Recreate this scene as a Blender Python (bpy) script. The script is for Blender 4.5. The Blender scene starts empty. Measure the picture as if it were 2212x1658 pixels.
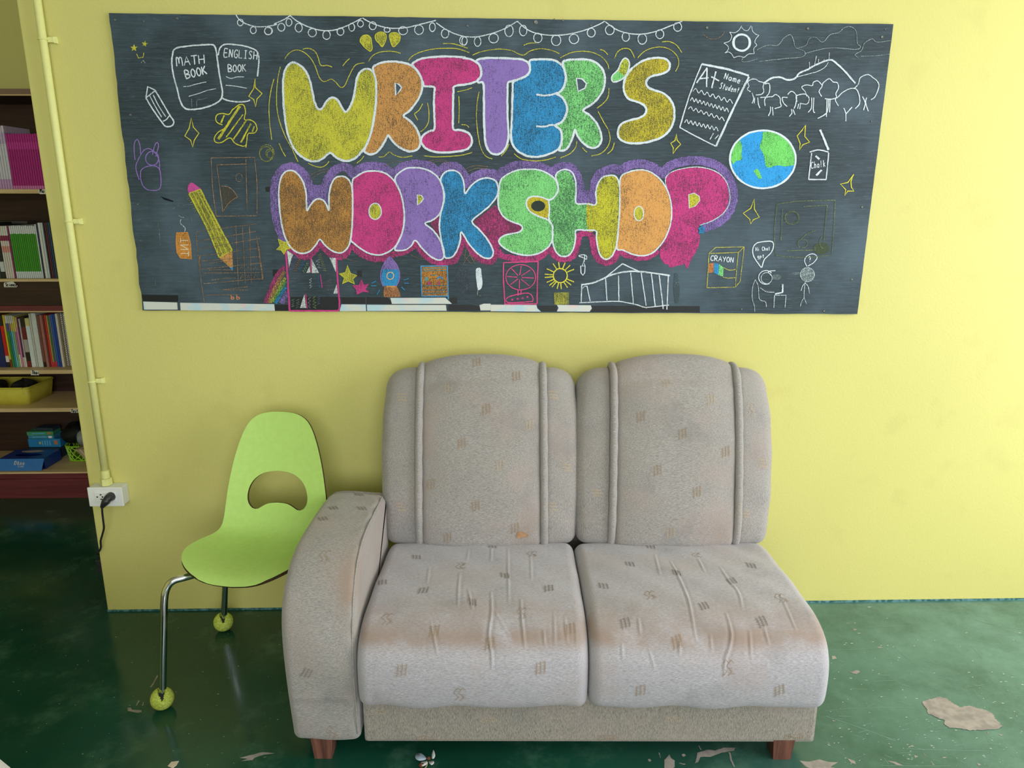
import bpy, bmesh, math, random
import numpy as np
from mathutils import Vector, Matrix
from mathutils.bvhtree import BVHTree
from mathutils.geometry import tessellate_polygon, delaunay_2d_cdt

random.seed(7)
rng = np.random.default_rng(7)
scene = bpy.context.scene
COL = scene.collection

# ------------------------------------------------------------------ camera
W, H = 2212, 1658
F, PITCH, YAW, ROLL, DIST, EYE = 1600.0, .2471, .0230, -.0005, 2.5114, 1.5
cp, sp, cy, sy = math.cos(PITCH), math.sin(PITCH), math.cos(YAW), math.sin(YAW)
FW = Vector((sy * cp, cy * cp, -sp))
R0 = Vector((cy, -sy, 0)); U0 = R0.cross(FW)
RT = R0 * math.cos(ROLL) + U0 * math.sin(ROLL)
UP = U0 * math.cos(ROLL) - R0 * math.sin(ROLL)
EYEP = Vector((0, -DIST, EYE))
cam_d = bpy.data.cameras.new('camera')
cam_d.sensor_fit = 'HORIZONTAL'; cam_d.sensor_width = 36; cam_d.lens = F / W * 36
cam_d.clip_start = .02
cam = bpy.data.objects.new('camera', cam_d); COL.objects.link(cam)
cam.matrix_world = Matrix(((RT.x, UP.x, -FW.x, EYEP.x), (RT.y, UP.y, -FW.y, EYEP.y),
                           (RT.z, UP.z, -FW.z, EYEP.z), (0, 0, 0, 1)))
scene.camera = cam

# ------------------------------------------------------------------ light and exposure
scene.view_settings.view_transform = 'Standard'
scene.view_settings.look = 'None'
scene.view_settings.gamma = 1
scene.view_settings.exposure = 0.0
scene.view_settings.use_curve_mapping = False
wd = bpy.data.worlds.new('daylight'); scene.world = wd
wd.use_nodes = True
bg = wd.node_tree.nodes['Background']
bg.inputs[0].default_value = (.86, .93, 1, 1); bg.inputs[1].default_value = 1.0

def area(name, loc, look, sx, sz, power, col, spread=180):
    l = bpy.data.lights.new(name, 'AREA'); l.shape = 'RECTANGLE'; l.size = sx; l.size_y = sz
    l.energy = power; l.color = col; l.spread = math.radians(spread)
    o = bpy.data.objects.new(name, l); COL.objects.link(o); o.location = loc
    o.rotation_euler = (Vector(look) - Vector(loc)).to_track_quat('-Z', 'Y').to_euler()
    return o
area('window_daylight_right', (3.05, -1.75, 1.45), (0, -1.35, .8), 2.9, 2.3, 95, (1, .985, .985))
area('added_fill_rear', (0.2, -5.6, 1.75), (-.9, 0, 1.5), 3.2, 1.7, 118, (.95, .98, 1))  # unseen fill lamp added behind the camera to brighten the left wall

# ------------------------------------------------------------------ pixel measurements -> places
def ray(x, y): return FW + RT * ((x - W / 2) / F) - UP * ((y - H / 2) / F)
def on(ax, v, x, y):
    d = ray(x, y); return EYEP + d * ((v - EYEP[ax]) / d[ax])
def onY(Y, x, y): return on(1, Y, x, y)
def onZ(z, x, y): return on(2, z, x, y)

# ------------------------------------------------------------------ materials
def L(r, g, b):                      # sRGB 0..255 -> linear
    f = lambda c: c / 12.92 if c <= .04045 else ((c + .055) / 1.055) ** 2.4
    return (f(r / 255), f(g / 255), f(b / 255), 1)
class NT:
    def __init__(s, name):
        s.m = bpy.data.materials.new(name); s.m.use_nodes = True; s.t = s.m.node_tree
        s.b = s.t.nodes['Principled BSDF']
        s.tc = None
    def n(s, kind, **kw):
        o = s.t.nodes.new(kind)
        for k, v in kw.items():
            if k.startswith('i_'):
                k = k[2:]; k = int(k) if k.isdigit() else k.replace('_', ' ')
                s.put(o.inputs[k], v)
            else: setattr(o, k, v)
        return o
    def put(s, inp, v):
        if isinstance(v, bpy.types.NodeSocket): s.t.links.new(v, inp)
        else: inp.default_value = v
    def co(s, scale=(1, 1, 1), rot=(0, 0, 0)):
        if not s.tc: s.tc = s.n('ShaderNodeTexCoord')
        mp = s.n('ShaderNodeMapping'); s.put(mp.inputs['Vector'], s.tc.outputs['Object'])
        mp.inputs['Scale'].default_value = scale; mp.inputs['Rotation'].default_value = rot
        return mp.outputs[0]
    def noise(s, scale, detail=2, vec=None, rough=.5):
        o = s.n('ShaderNodeTexNoise'); o.inputs['Scale'].default_value = scale
        o.inputs['Detail'].default_value = detail; o.inputs['Roughness'].default_value = rough
        s.put(o.inputs['Vector'], vec if vec else s.co()); return o.outputs['Fac']
    def ramp(s, fac, a, b):
        o = s.n('ShaderNodeMapRange'); o.interpolation_type = 'SMOOTHSTEP'
        s.put(o.inputs['Value'], fac); o.inputs['From Min'].default_value = a; o.inputs['From Max'].default_value = b
        return o.outputs[0]
    def mix(s, f, a, b, mode='MIX'):
        o = s.n('ShaderNodeMix', data_type='RGBA', blend_type=mode)
        s.put(o.inputs[0], f); s.put(o.inputs[6], a); s.put(o.inputs[7], b); return o.outputs[2]
    def math(s, op, a, b=0.0):
        o = s.n('ShaderNodeMath', operation=op); s.put(o.inputs[0], a); s.put(o.inputs[1], b); return o.outputs[0]
    def bump(s, h, strength=.2, dist=.002):
        o = s.n('ShaderNodeBump'); s.put(o.inputs['Height'], h); o.inputs['Strength'].default_value = strength
        o.inputs['Distance'].default_value = dist; s.put(s.b.inputs['Normal'], o.outputs[0])
    def fin(s, col, rough=.6, spec=.5, metal=0):
        s.put(s.b.inputs['Base Color'], col); s.put(s.b.inputs['Roughness'], rough)
        s.b.inputs['Specular IOR Level'].default_value = spec; s.b.inputs['Metallic'].default_value = metal
        return s.m
_plain = {}
def plain(col, rough=.6, spec=.4, metal=0, var=.12):
    key = (tuple(col), rough, spec, metal, var)
    if key not in _plain:
        t = NT('plain'); n = t.noise(60, 3)
        dark = tuple(c * (1 - var) for c in col[:3]) + (1,)
        _plain[key] = t.fin(t.mix(t.ramp(n, .3, .7), dark, col), rough, spec, metal)
    return _plain[key]

def m_wall(name, col):
    t = NT(name)
    big = t.noise(1.3, 3); fine = t.noise(120, 3); mid = t.noise(38, 2)
    c = t.mix(t.ramp(big, .35, .7), col, tuple(x * .96 for x in col[:3]) + (1,))
    c = t.mix(t.math('MULTIPLY', t.ramp(t.noise(9, 4), .56, .75), .14), c, L(176, 168, 96))
    t.bump(t.math('ADD', fine, t.math('MULTIPLY', mid, .35)), .30, .0022)
    return t.fin(c, .55, .3)
M_WALL = m_wall('yellow_wall_paint', L(210, 204, 124))
M_CEIL = plain(L(235, 232, 222), .8, .2)

def m_floor():
    t = NT('green_floor_paint')
    big = t.noise(2.2, 4)
    c = t.mix(t.ramp(big, .3, .7), L(17, 64, 49), L(25, 78, 61))
    # dusty scuffs
    c = t.mix(t.math('MULTIPLY', t.ramp(t.noise(5, 5, rough=.7), .5, .75), .22), c, L(120, 165, 140))
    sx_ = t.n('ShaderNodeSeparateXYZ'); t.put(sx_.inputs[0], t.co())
    worn = t.math('MULTIPLY', t.ramp(sx_.outputs[0], .5, 2.5), t.ramp(t.noise(4.2, 7, rough=.75), .02, .85))  # scuff wear plus the brighter, hazy window-side floor painted in, rising with x
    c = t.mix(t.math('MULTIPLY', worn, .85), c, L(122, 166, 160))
    chips = t.ramp(t.noise(34, 4, rough=.65), .735, .75)
    zone = t.ramp(t.noise(2.4, 1), .5, .56)
    ch = t.math('MULTIPLY', chips, zone)
    c = t.mix(ch, c, L(176, 166, 156))
    r = t.math('ADD', t.math('MULTIPLY', t.ramp(t.noise(6, 5), .35, .75), .16), .13)
    r = t.math('ADD', r, t.math('MULTIPLY', ch, .5))
    t.bump(t.noise(7, 3), .05, .004)
    return t.fin(c, r, .5)
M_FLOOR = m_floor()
M_CONC = NT('bare_concrete'); 
M_CONC = M_CONC.fin(M_CONC.mix(M_CONC.ramp(M_CONC.noise(40, 6), .3, .7), L(140, 134, 130), L(166, 158, 152)), .9, .2)

def m_board():
    t = NT('chalkboard_plywood')
    g1 = t.noise(1, 4, t.co((7, 7, 190)), .6)
    g2 = t.noise(1, 3, t.co((30, 30, 420)), .6)
    c = t.mix(t.ramp(g1, .35, .7), L(38, 52, 60), L(52, 68, 77))
    c = t.mix(t.math('MULTIPLY', t.ramp(g2, .56, .74), .20), c, L(132, 152, 170))
    c = t.mix(t.math('MULTIPLY', t.ramp(t.noise(2.6, 5, rough=.6), .40, .72), .50), c, L(92, 112, 128))
    t.bump(g2, .25, .001)
    return t.fin(c, .62, .35)
M_BOARD = m_board()
_chalk = {}
def m_chalk(col, cov=.75):
    key = (col, cov)
    if key not in _chalk:
        t = NT('chalk')
        fine = t.noise(430, 2, rough=.7); vert = t.noise(1, 2, t.co((340, 1, 45), (0, .18, 0))); blot = t.noise(16, 3)
        v = t.math('ADD', t.math('ADD', t.math('MULTIPLY', fine, .58), t.math('MULTIPLY', vert, .24)), t.math('MULTIPLY', blot, .18))
        th = .5 - (cov - .65) * .36
        k = t.ramp(v, th - .06, th + .06)
        dark = tuple(a * .2 + b * .8 for a, b in zip(L(*col)[:3], L(44, 56, 60)[:3])) + (1,)
        _chalk[key] = t.fin(t.mix(k, dark, L(*col)), .9, .1)
    return _chalk[key]
WHITE, YEL, PINK, PURP, BLUE, GREEN, ORAN, TAN = (216, 226, 236), (202, 198, 70), (204, 70, 138), (142, 116, 188), (60, 146, 204), (132, 214, 132), (204, 150, 88), (186, 148, 112)

def m_fabric(name, vertical=False, c1=(108, 105, 102), c2=(172, 168, 166)):
    t = NT(name)
    s = (1150, 1150, 105) if vertical else (105, 1150, 1150)
    h = t.noise(1, 3, t.co(s), .6)
    w = t.noise(900, 2)
    c = t.mix(t.ramp(h, .28, .72), L(*c1), L(*c2))
    c = t.mix(t.math('MULTIPLY', t.ramp(w, .35, .7), .22), c, L(225, 220, 214))
    c = t.mix(t.math('MULTIPLY', t.ramp(t.noise(6.5, 4), .48, .70), .34), c, L(172, 154, 148))
    c = t.mix(t.math('MULTIPLY', t.ramp(t.noise(9, 3, t.co((1, 1, 1), (.5, .9, .2))), .54, .74), .28), c, L(118, 120, 122))
    a = t.n('ShaderNodeAttribute', attribute_name='wear')
    c = t.mix(t.math('MULTIPLY', a.outputs['Fac'], t.ramp(t.noise(14, 4), .2, .6)), c, L(150, 130, 118))
    t.bump(t.math('ADD', t.math('MULTIPLY', h, .6), t.math('MULTIPLY', w, .5)), .28, .0016)
    m = t.fin(c, .95, .12)
    t.b.inputs['Sheen Weight'].default_value = .25; t.b.inputs['Sheen Roughness'].default_value = .5
    return m
M_FAB = m_fabric('heathered_upholstery')
M_FABS = m_fabric('heathered_seat_upholstery', False, (134, 131, 138), (190, 187, 197))
M_FABP = m_fabric('pale_upholstery', False, (206, 202, 202), (236, 234, 234))
M_FABV = m_fabric('heathered_upholstery_vertical', True)
M_FABR = m_fabric('heathered_rail_upholstery', True, (92, 86, 78), (166, 158, 148))

def m_wood(name, c1, c2, axis=0, rough=.5):
    t = NT(name); s = [60, 60, 60]; s[axis] = 3
    g = t.noise(1, 4, t.co(tuple(s)), .6)
    return t.fin(t.mix(t.ramp(g, .3, .7), L(*c1), L(*c2)), rough, .4)
M_LEG = m_wood('reddish_leg_wood', (84, 52, 44), (124, 82, 68), 2)
M_SHELFW = m_wood('pale_shelf_wood', (196, 168, 120), (222, 196, 150), 0)
M_DARKW = m_wood('dark_brown_wood', (46, 28, 22), (64, 40, 33), 0)
M_REDW = m_wood('dark_red_wood', (96, 40, 46), (116, 52, 57), 0)
M_HEAD = m_wood('header_brown_wood', (126, 100, 84), (146, 118, 100), 0)

# ------------------------------------------------------------------ mesh helpers
def link_mesh(name, verts, faces, mat, parent=None, smooth=False, origin=None, mats=None, fmat=None):
    """verts are world coordinates unless parent is given: then they are in the top-level thing's frame"""
    me = bpy.data.meshes.new(name)
    me.from_pydata([tuple(v) for v in verts], [], [tuple(f) for f in faces]); me.validate(verbose=False)
    for m in (mats or [mat]): me.materials.append(m)
    if fmat is not None and len(fmat) == len(me.polygons):
        me.polygons.foreach_set('material_index', fmat)
    if smooth: me.polygons.foreach_set('use_smooth', [True] * len(me.polygons))
    me.update()
    o = bpy.data.objects.new(name, me); COL.objects.link(o)
    if parent: o.parent = parent
    if origin is not None: o.location = origin
    return o
def tag(o, label=None, cat=None, group=None, kind=None):
    if label: o['label'] = label
    if cat: o['category'] = cat
    if group: o['group'] = group
    if kind: o['kind'] = kind
    return o
def thing(name, loc, label, cat, group=None, rz=0):
    o = bpy.data.objects.new(name, None); COL.objects.link(o); o.location = loc; o.rotation_euler = (0, 0, rz)
    o.empty_display_size = .05
    return tag(o, label, cat, group)
class MB:
    """collects simple shapes into one mesh"""
    def __init__(s): s.v = []; s.f = []; s.fm = []
    def add(s, v, f, m=0):
        k = len(s.v); s.v += [Vector(p) for p in v]; s.f += [tuple(i + k for i in q) for q in f]; s.fm += [m] * len(f); return s
    def box(s, a, b, bev=0, m=0, M=None):
        bm = bmesh.new(); bmesh.ops.create_cube(bm, size=1)
        for v in bm.verts: v.co = Vector([(a[i] + b[i]) / 2 + v.co[i] * (b[i] - a[i]) for i in range(3)])
        if bev: bmesh.ops.bevel(bm, geom=list(bm.edges), offset=bev, segments=2, profile=.6, affect='EDGES')
        if M: bmesh.ops.transform(bm, matrix=M, verts=bm.verts)
        bm.verts.index_update(); s.add([v.co.copy() for v in bm.verts], [[v.index for v in f.verts] for f in bm.faces], m); bm.free(); return s
    def hexa(s, p, m=0):             # 8 corners: bottom loop then top loop
        return s.add(p, [(3, 2, 1, 0), (4, 5, 6, 7), (0, 1, 5, 4), (1, 2, 6, 5), (2, 3, 7, 6), (3, 0, 4, 7)], m)
    def tube(s, pts, r, n=10, m=0, caps=True, close=False):
        pts = [Vector(p) for p in pts]; k = len(pts); rr = r if hasattr(r, '__len__') else [r] * k
        loops = []; prev = None
        for i, p in enumerate(pts):
            if close: t = pts[(i + 1) % k] - pts[i - 1]
            else: t = pts[min(i + 1, k - 1)] - pts[max(i - 1, 0)]
            t.normalize()
            if prev is None:
                a = t.orthogonal().normalized()
            else:
                a = (prev - t * prev.dot(t)).normalized()
            prev = a; b = t.cross(a)
            loops.append([p + (a * math.cos(2 * math.pi * j / n) + b * math.sin(2 * math.pi * j / n)) * rr[i] for j in range(n)])
        return s.loft(loops, m, caps and not close, close)
    def loft(s, loops, m=0, caps=True, close=False):
        n = len(loops[0]); v = [p for lp in loops for p in lp]; f = []
        K = len(loops)
        for i in range(K if close else K - 1):
            i2 = (i + 1) % K
            for j in range(n): f.append((i * n + j, i * n + (j + 1) % n, i2 * n + (j + 1) % n, i2 * n + j))
        if caps: f.append(tuple(reversed(range(n)))); f.append(tuple(range((K - 1) * n, K * n)))
        return s.add(v, f, m)
    def lathe(s, prof, M=None, n=24, m=0):
        loops = [[Vector((r * math.cos(2 * math.pi * j / n), r * math.sin(2 * math.pi * j / n), z)) for j in range(n)] for r, z in prof]
        if M: loops = [[M @ p for p in lp] for lp in loops]
        return s.loft(loops, m)
    def out(s, name, mat, parent=None, smooth=False, mats=None, origin=None):
        return link_mesh(name, s.v, s.f, mat, parent, smooth, origin, mats, s.fm if mats else None)
def catmull(pts, step=None, n=8, closed=False):
    P = [Vector(p) for p in pts]; k = len(P); out = []
    if k < 3 and not closed: 
        return [P[0].lerp(P[-1], i / n) for i in range(n + 1)]
    rngi = range(k) if closed else range(k - 1)
    for i in rngi:
        if closed: a, b, c, d = P[i - 1], P[i], P[(i + 1) % k], P[(i + 2) % k]
        else: a, b, c, d = P[max(i - 1, 0)], P[i], P[i + 1], P[min(i + 2, k - 1)]
        for j in range(n):
            t = j / n
            out.append(.5 * ((2 * b) + (c - a) * t + (2 * a - 5 * b + 4 * c - d) * t * t + (3 * b - a - 3 * c + d) * t ** 3))
    if not closed: out.append(P[-1].copy())
    return out
def resample(P, n, closed=False):
    P = [Vector(p) for p in P]
    if closed: P = P + [P[0]]
    d = [0]
    for a, b in zip(P, P[1:]): d.append(d[-1] + (b - a).length)
    out = []; j = 0
    for i in range(n):
        t = d[-1] * i / (n if closed else n - 1)
        while j < len(d) - 2 and d[j + 1] < t: j += 1
        out.append(P[j].lerp(P[j + 1], 0 if d[j + 1] == d[j] else (t - d[j]) / (d[j + 1] - d[j])))
    return out

# ------------------------------------------------------------------ the room
def slab(name, a, b, mat, bev=0):
    c = Vector([(a[i] + b[i]) / 2 for i in range(3)])
    o = MB().box(Vector(a) - c, Vector(b) - c, bev).out(name, mat, origin=c)
    return tag(o, kind='structure')
EDGE = -1.454
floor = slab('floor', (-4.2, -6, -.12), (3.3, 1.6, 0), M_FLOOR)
slab('ceiling', (-4.2, -6, 3.0), (3.3, 1.6, 3.1), M_CEIL)
wb = slab('wall_back', (EDGE, 0, 0), (3.3, .15, 3.0), M_WALL, .004)
slab('wall_bay_side', (EDGE + .0, .15, 0), (EDGE + .12, 1.5, 3.0), M_WALL)
slab('wall_bay_rear', (-4.2, 1.5, 0), (EDGE + .12, 1.6, 3.0), M_WALL)
slab('wall_left', (-4.2, -6, 0), (-4.05, 1.5, 3.0), M_WALL)
# right wall with one wide opening, rear wall with one window opening
slab('wall_right', (3.15, -.35, 0), (3.3, 0, 3.0), M_WALL)
slab('wall_right.001', (3.15, -6, 0), (3.3, -3.3, 3.0), M_WALL)
slab('wall_right.002', (3.15, -3.3, 2.55), (3.3, -.35, 3.0), M_WALL)
slab('wall_rear', (-4.05, -6, 0), (3.15, -5.85, .7), M_WALL)
slab('wall_rear.001', (-4.05, -6, 2.6), (3.15, -5.85, 3.0), M_WALL)
slab('wall_rear.002', (-4.05, -6, .7), (-1.0, -5.85, 2.6), M_WALL)
slab('wall_rear.003', (2.6, -6, .7), (3.15, -5.85, 2.6), M_WALL)
# thin painted line where the floor paint runs up the wall foot
M_LINE = NT('blue_green_paint_line'); M_LINE = M_LINE.fin(M_LINE.mix(M_LINE.ramp(M_LINE.noise(45, 4), .42, .58), L(40, 92, 88), L(96, 140, 150)), .5)
slab('baseboard_back', (EDGE, -.003, 0), (3.15, .001, .007), M_LINE)

# ------------------------------------------------------------------ chalkboard and its drawings
BY = -.010
BL = onY(BY, 1080, 674); BL.y = 0
board = thing('chalkboard', BL, 'long dark chalkboard covered in coloured chalk lettering, screwed to the yellow wall', 'chalkboard')
def bp(x, y, lift=0):
    p = onY(BY, x, y) - BL; p.y = BY - lift; return p
def board_panel():
    cs = [(235, 28), (1930, 52), (1852, 678), (308, 670)]
    ring = []
    for i in range(4):
        a, b = cs[i], cs[(i + 1) % 4]; n = 60 if i % 2 == 0 else 34
        amp = (.5, .25, .6, 1.5)[i]
        for j in range(n):
            t = j / n
            nx, ny = b[1] - a[1], a[0] - b[0]; l = math.hypot(nx, ny)
            d = random.uniform(-amp, amp) if j else 0
            ring.append(bp(a[0] + (b[0] - a[0]) * t + nx / l * d, a[1] + (b[1] - a[1]) * t + ny / l * d))
    n = len(ring); v = ring + [Vector((p.x, -.0005, p.z)) for p in ring]
    f = [tuple(range(n)), tuple(reversed(range(n, 2 * n)))] + [(i, i + n, (i + 1) % n + n, (i + 1) % n) for i in range(n)]
    link_mesh('board_panel', v, f, M_BOARD, board)
board_panel()

# close-ups the drawings were measured in: x offset, y offset, magnification
RG = {0: (0, 0, 1), 1: (230, 20, 5.024), 2: (260, 330, 4.605), 3: (570, 20, 4.738), 4: (1000, 20, 4.424), 5: (570, 330, 4.337),
      6: (1060, 330, 4.096), 7: (1440, 30, 4.424), 8: (1490, 330, 4.605), 9: (560, 540, 7.373), 10: (840, 540, 7.373), 11: (1080, 540, 7.373)}
def px(reg, *c):
    ox, oy, s = RG[reg]; return [(ox + c[i] / s, oy + c[i + 1] / s) for i in range(0, len(c), 2)]
def ell(reg, x, y, rx, ry, n=26, a0=0, a1=360):
    ox, oy, s = RG[reg]
    return [(ox + (x + rx * math.cos(math.radians(a0 + (a1 - a0) * i / n))) / s, oy + (y + ry * math.sin(math.radians(a0 + (a1 - a0) * i / n))) / s) for i in range(n)]
def sm(p, closed=False, n=6):
    q = catmull([Vector((a, b, 0)) for a, b in p], n=n, closed=closed); return [(v.x, v.y) for v in q]

class Draw:
    """one chalk drawing = one part of the board; polygons (fills) and strokes at a small lift"""
    def __init__(s): s.b = MB(); s.mats = []; s.k = 0
    def mi(s, col, cov):
        m = m_chalk(col, cov)
        if m not in s.mats: s.mats.append(m)
        return s.mats.index(m)
    def fill(s, pts, col, cov=.75, lift=.0008, holes=()):
        s.k += 1; lift += s.k * 2.5e-5
        loops = [[bp(x, y, lift) for x, y in pts]] + [[bp(x, y, lift) for x, y in h] for h in holes]
        tri = tessellate_polygon([[Vector((p.x, p.z, 0)) for p in lp] for lp in loops])
        s.b.add([p for lp in loops for p in lp], tri, s.mi(col, cov)); return s
    def line(s, pts, col=WHITE, w=2.2, cov=.8, closed=False, smooth=True, lift=.0014, jit=.22):
        if smooth and len(pts) > 2: pts = sm(pts, closed, 7)
        elif closed: pts = list(pts)
        if len(pts) == 2: 
            (a, b), (c, d) = pts; k = max(2, int(math.hypot(c - a, d - b) / 5))
            pts = [(a + (c - a) * i / k, b + (d - b) * i / k) for i in range(k + 1)]
        P = [Vector((x, y)) for x, y in pts]; n = len(P); v = []; f = []
        s.k += 1; lift += s.k * 2.5e-5
        for i, p in enumerate(P):
            if closed: t = P[(i + 1) % n] - P[i - 1]
            else: t = P[min(i + 1, n - 1)] - P[max(i - 1, 0)]
            if t.length < 1e-6: t = Vector((1, 0))
            t.normalize(); nn = Vector((-t.y, t.x))
            hw = w / 2; a = hw * (1 + random.uniform(-jit, jit)); c = hw * (1 + random.uniform(-jit, jit))
            q1 = p + nn * a; q2 = p - nn * c; lf = lift + 6e-5 * (i % 2) + 1e-6 * i
            v += [bp(q1.x, q1.y, lf), bp(q2.x, q2.y, lf)]
        for i in range(n if closed else n - 1):
            j = (i + 1) % n; f.append((2 * i, 2 * i + 1, 2 * j + 1, 2 * j))
        s.b.add(v, f, s.mi(col, cov)); return s
    def hatch(s, p0, p1, width, col, n, w=1.4, cov=.6):
        """back and forth scribble along p0-p1"""
        a, b = Vector(p0), Vector(p1); t = (b - a).normalized(); nn = Vector((-t.y, t.x)); q = []
        for i in range(n + 1):
            c = a.lerp(b, i / n) + nn * (width / 2 * (1 if i % 2 else -1) * random.uniform(.8, 1.1)); q.append((c.x, c.y))
        return s.line(q, col, w, cov, smooth=False)
    def text(s, txt, x, y, h, adv, ang=0, col=WHITE, w=1.8, cov=.85, slant=.0):
        ca, sa = math.cos(math.radians(ang)), math.sin(math.radians(ang)); cx = 0
        for ch in txt:
            if ch != ' ':
                for st in FONT[ch]:
                    q = []
                    for u, v in st:
                        lx, ly = cx + u * adv * .8 + v * h * slant, -v * h
                        q.append((x + lx * ca - ly * sa, y + lx * sa + ly * ca))
                    s.line(q, col, w, cov, smooth=len(q) > 3)
            cx += adv
        return s
    def put(s, name, label=None, parent=None):
        o = s.b.out(name, None, parent or board, mats=s.mats)
        if label: o['label'] = label
        if name in ('chalk_scribble', 'chalk_clouds', 'chalk_smear', 'chalk_echo_lines'): o['kind'] = 'stuff'
        return o
FONT = {
 'A': [[(0, 0), (.5, 1), (1, 0)], [(.2, .4), (.8, .4)]], 'B': [[(0, 0), (0, 1), (.7, .9), (.7, .6), (0, .52), (.8, .4), (.8, .1), (0, 0)]],
 'C': [[(.9, .85), (.5, 1), (.1, .7), (.05, .3), (.4, 0), (.9, .15)]], 'D': [[(0, 0), (0, 1), (.6, .9), (.9, .5), (.6, .1), (0, 0)]],
 'E': [[(.85, 1), (0, 1), (0, 0), (.85, 0)], [(0, .5), (.7, .52)]], 'G': [[(.9, .85), (.45, 1), (.05, .6), (.2, .1), (.7, 0), (.9, .4), (.5, .42)]],
 'H': [[(0, 0), (0, 1)], [(.85, 0), (.9, 1)], [(0, .5), (.85, .5)]], 'I': [[(.1, 1), (.7, 1)], [(.4, 1), (.4, 0)], [(.1, 0), (.7, 0)]],
 'K': [[(0, 0), (.05, 1)], [(.8, 1), (.05, .45)], [(.2, .55), (.9, 0)]], 'L': [[(0, 1), (0, 0), (.8, 0)]],
 'M': [[(0, 0), (.05, .9), (.2, 1), (.4, .8), (.45, .3), (.5, .8), (.7, 1), (.9, .8), (1, 0)]],
 'N': [[(0, 0), (.05, 1)], [(.05, 1), (.8, 0)], [(.8, 0), (.85, 1)]], 'O': [[(.5, 1), (.1, .7), (.1, .25), (.45, 0), (.85, .25), (.85, .7), (.5, 1)]],
 'R': [[(0, 0), (0, 1), (.7, .9), (.7, .6), (0, .5)], [(.2, .5), (.9, 0)]], 'S': [[(.8, .85), (.4, 1), (.1, .75), (.7, .35), (.5, .02), (.05, .1)]],
 'T': [[(0, 1), (1, 1)], [(.5, 1), (.5, 0)]], 'Y': [[(0, 1), (.45, .5)], [(.95, 1), (.4, 0)]],
 'a': [[(.75, .5), (.3, .55), (.1, .25), (.4, 0), (.75, .3), (.75, .55), (.8, 0)]], 'c': [[(.8, .5), (.3, .6), (.1, .25), (.4, 0), (.8, .1)]],
 'd': [[(.7, .4), (.2, .5), (.2, .05), (.7, .2)], [(.75, 1), (.75, 0)]], 'e': [[(.1, .3), (.75, .35), (.5, .6), (.15, .35), (.3, 0), (.8, .1)]],
 'g': [[(.7, .5), (.2, .5), (.2, .1), (.7, .2)], [(.75, .55), (.7, -.3), (.2, -.35)]], 'h': [[(.1, 1), (.1, 0)], [(.1, .4), (.5, .6), (.7, .4), (.7, 0)]],
 'i': [[(.4, .6), (.4, 0)], [(.4, .8), (.42, .86)]], 'k': [[(.1, 1), (.1, 0)], [(.7, .6), (.1, .3)], [(.25, .35), (.8, 0)]], 'l': [[(.3, 1), (.35, 0)]],
 'm': [[(.05, .6), (.05, 0)], [(.05, .4), (.3, .6), (.45, .4), (.45, 0)], [(.45, .4), (.7, .6), (.9, .4), (.9, 0)]],
 'n': [[(.1, .6), (.1, 0)], [(.1, .4), (.5, .6), (.75, .4), (.75, 0)]], 'o': [[(.4, .6), (.1, .3), (.4, 0), (.75, .3), (.4, .6)]],
 'p': [[(.1, .6), (.1, -.4)], [(.1, .5), (.6, .55), (.7, .2), (.1, .05)]], 's': [[(.7, .55), (.2, .5), (.6, .25), (.5, 0), (.1, .05)]],
 't': [[(.4, .95), (.4, .1), (.6, 0)], [(.1, .6), (.75, .62)]], 'u': [[(.1, .6), (.15, .1), (.5, 0), (.7, .2)], [(.7, .6), (.75, 0)]],
 'b': [[(.1, 1), (.1, 0)], [(.1, .4), (.6, .5), (.7, .15), (.1, 0)]], ':': [[(.3, .5), (.34, .46)], [(.3, .1), (.34, .06)]],
 '+': [[(.5, .9), (.45, 0)], [(.05, .45), (.95, .5)]], '?': [[(.1, .7), (.3, 1), (.7, .85), (.6, .5), (.4, .35)], [(.4, .1), (.42, .04)]],
 'v': [[(.05, .6), (.4, 0), (.75, .6)]], 'x': [[(.1, .6), (.7, 0)], [(.7, .6), (.1, 0)]], 'r': [[(.1, .6), (.1, 0)], [(.1, .4), (.4, .6), (.7, .5)]], '.': [[(.3, .05), (.34, 0)]],
}

# ---- coloured halo behind the second word
WK_FILL = sm
halo = Draw()
pur = px(5, 190,840, 130,650, 105,480, 105,300, 150,190, 240,130, 330,160, 390,230, 440,340, 500,370, 560,350, 600,250, 650,180, 730,130, 800,150, 840,200, 900,150, 1000,125, 1100,130, 1180,180, 1220,200, 1300,130, 1430,105, 1550,120, 1640,180, 1700,130, 1800,130, 1870,200, 1900,290, 1960,230, 2060,190, 2150,195, 2190,225) \
    + px(6, 100,170, 200,120, 320,110, 430,120, 540,165, 600,130, 690,125, 760,190, 790,300, 810,385, 870,395, 910,340, 925,260, 970,180, 1080,140, 1150,150, 1230,108, 1340,95, 1440,130, 1525,190, 1565,130, 1680,80, 1820,68, 1950,90, 2060,155, 2125,260, 2145,400, 2115,510, 2045,590, 1960,640, 1880,660)
halo.line(pur, PURP, 19, .66, lift=.0004, jit=.12)
halo.fill(px(5, 395,300, 620,300, 612,545, 510,430, 403,545), PURP, .62, .0003)
halo.fill(px(6, 750,330, 935,330, 935,455, 750,450), PURP, .66, .0003)
halo.put('chalk_halo', 'purple chalk band over the second word')
halo = Draw()
pk = px(5, 240,890, 330,955, 400,975, 470,930, 525,860, 600,930, 680,970, 760,960, 820,880, 900,940, 1000,985, 1100,992, 1200,950, 1300,935, 1380,890, 1420,855, 1480,930, 1560,1000, 1650,1030, 1740,1020, 1800,990, 1850,870, 1875,790, 1930,900, 2000,980, 2080,1015, 2150,1005, 2175,930, 2150,820)
halo.line(pk, PINK, 13, .6, lift=.0004, jit=.2)
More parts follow.
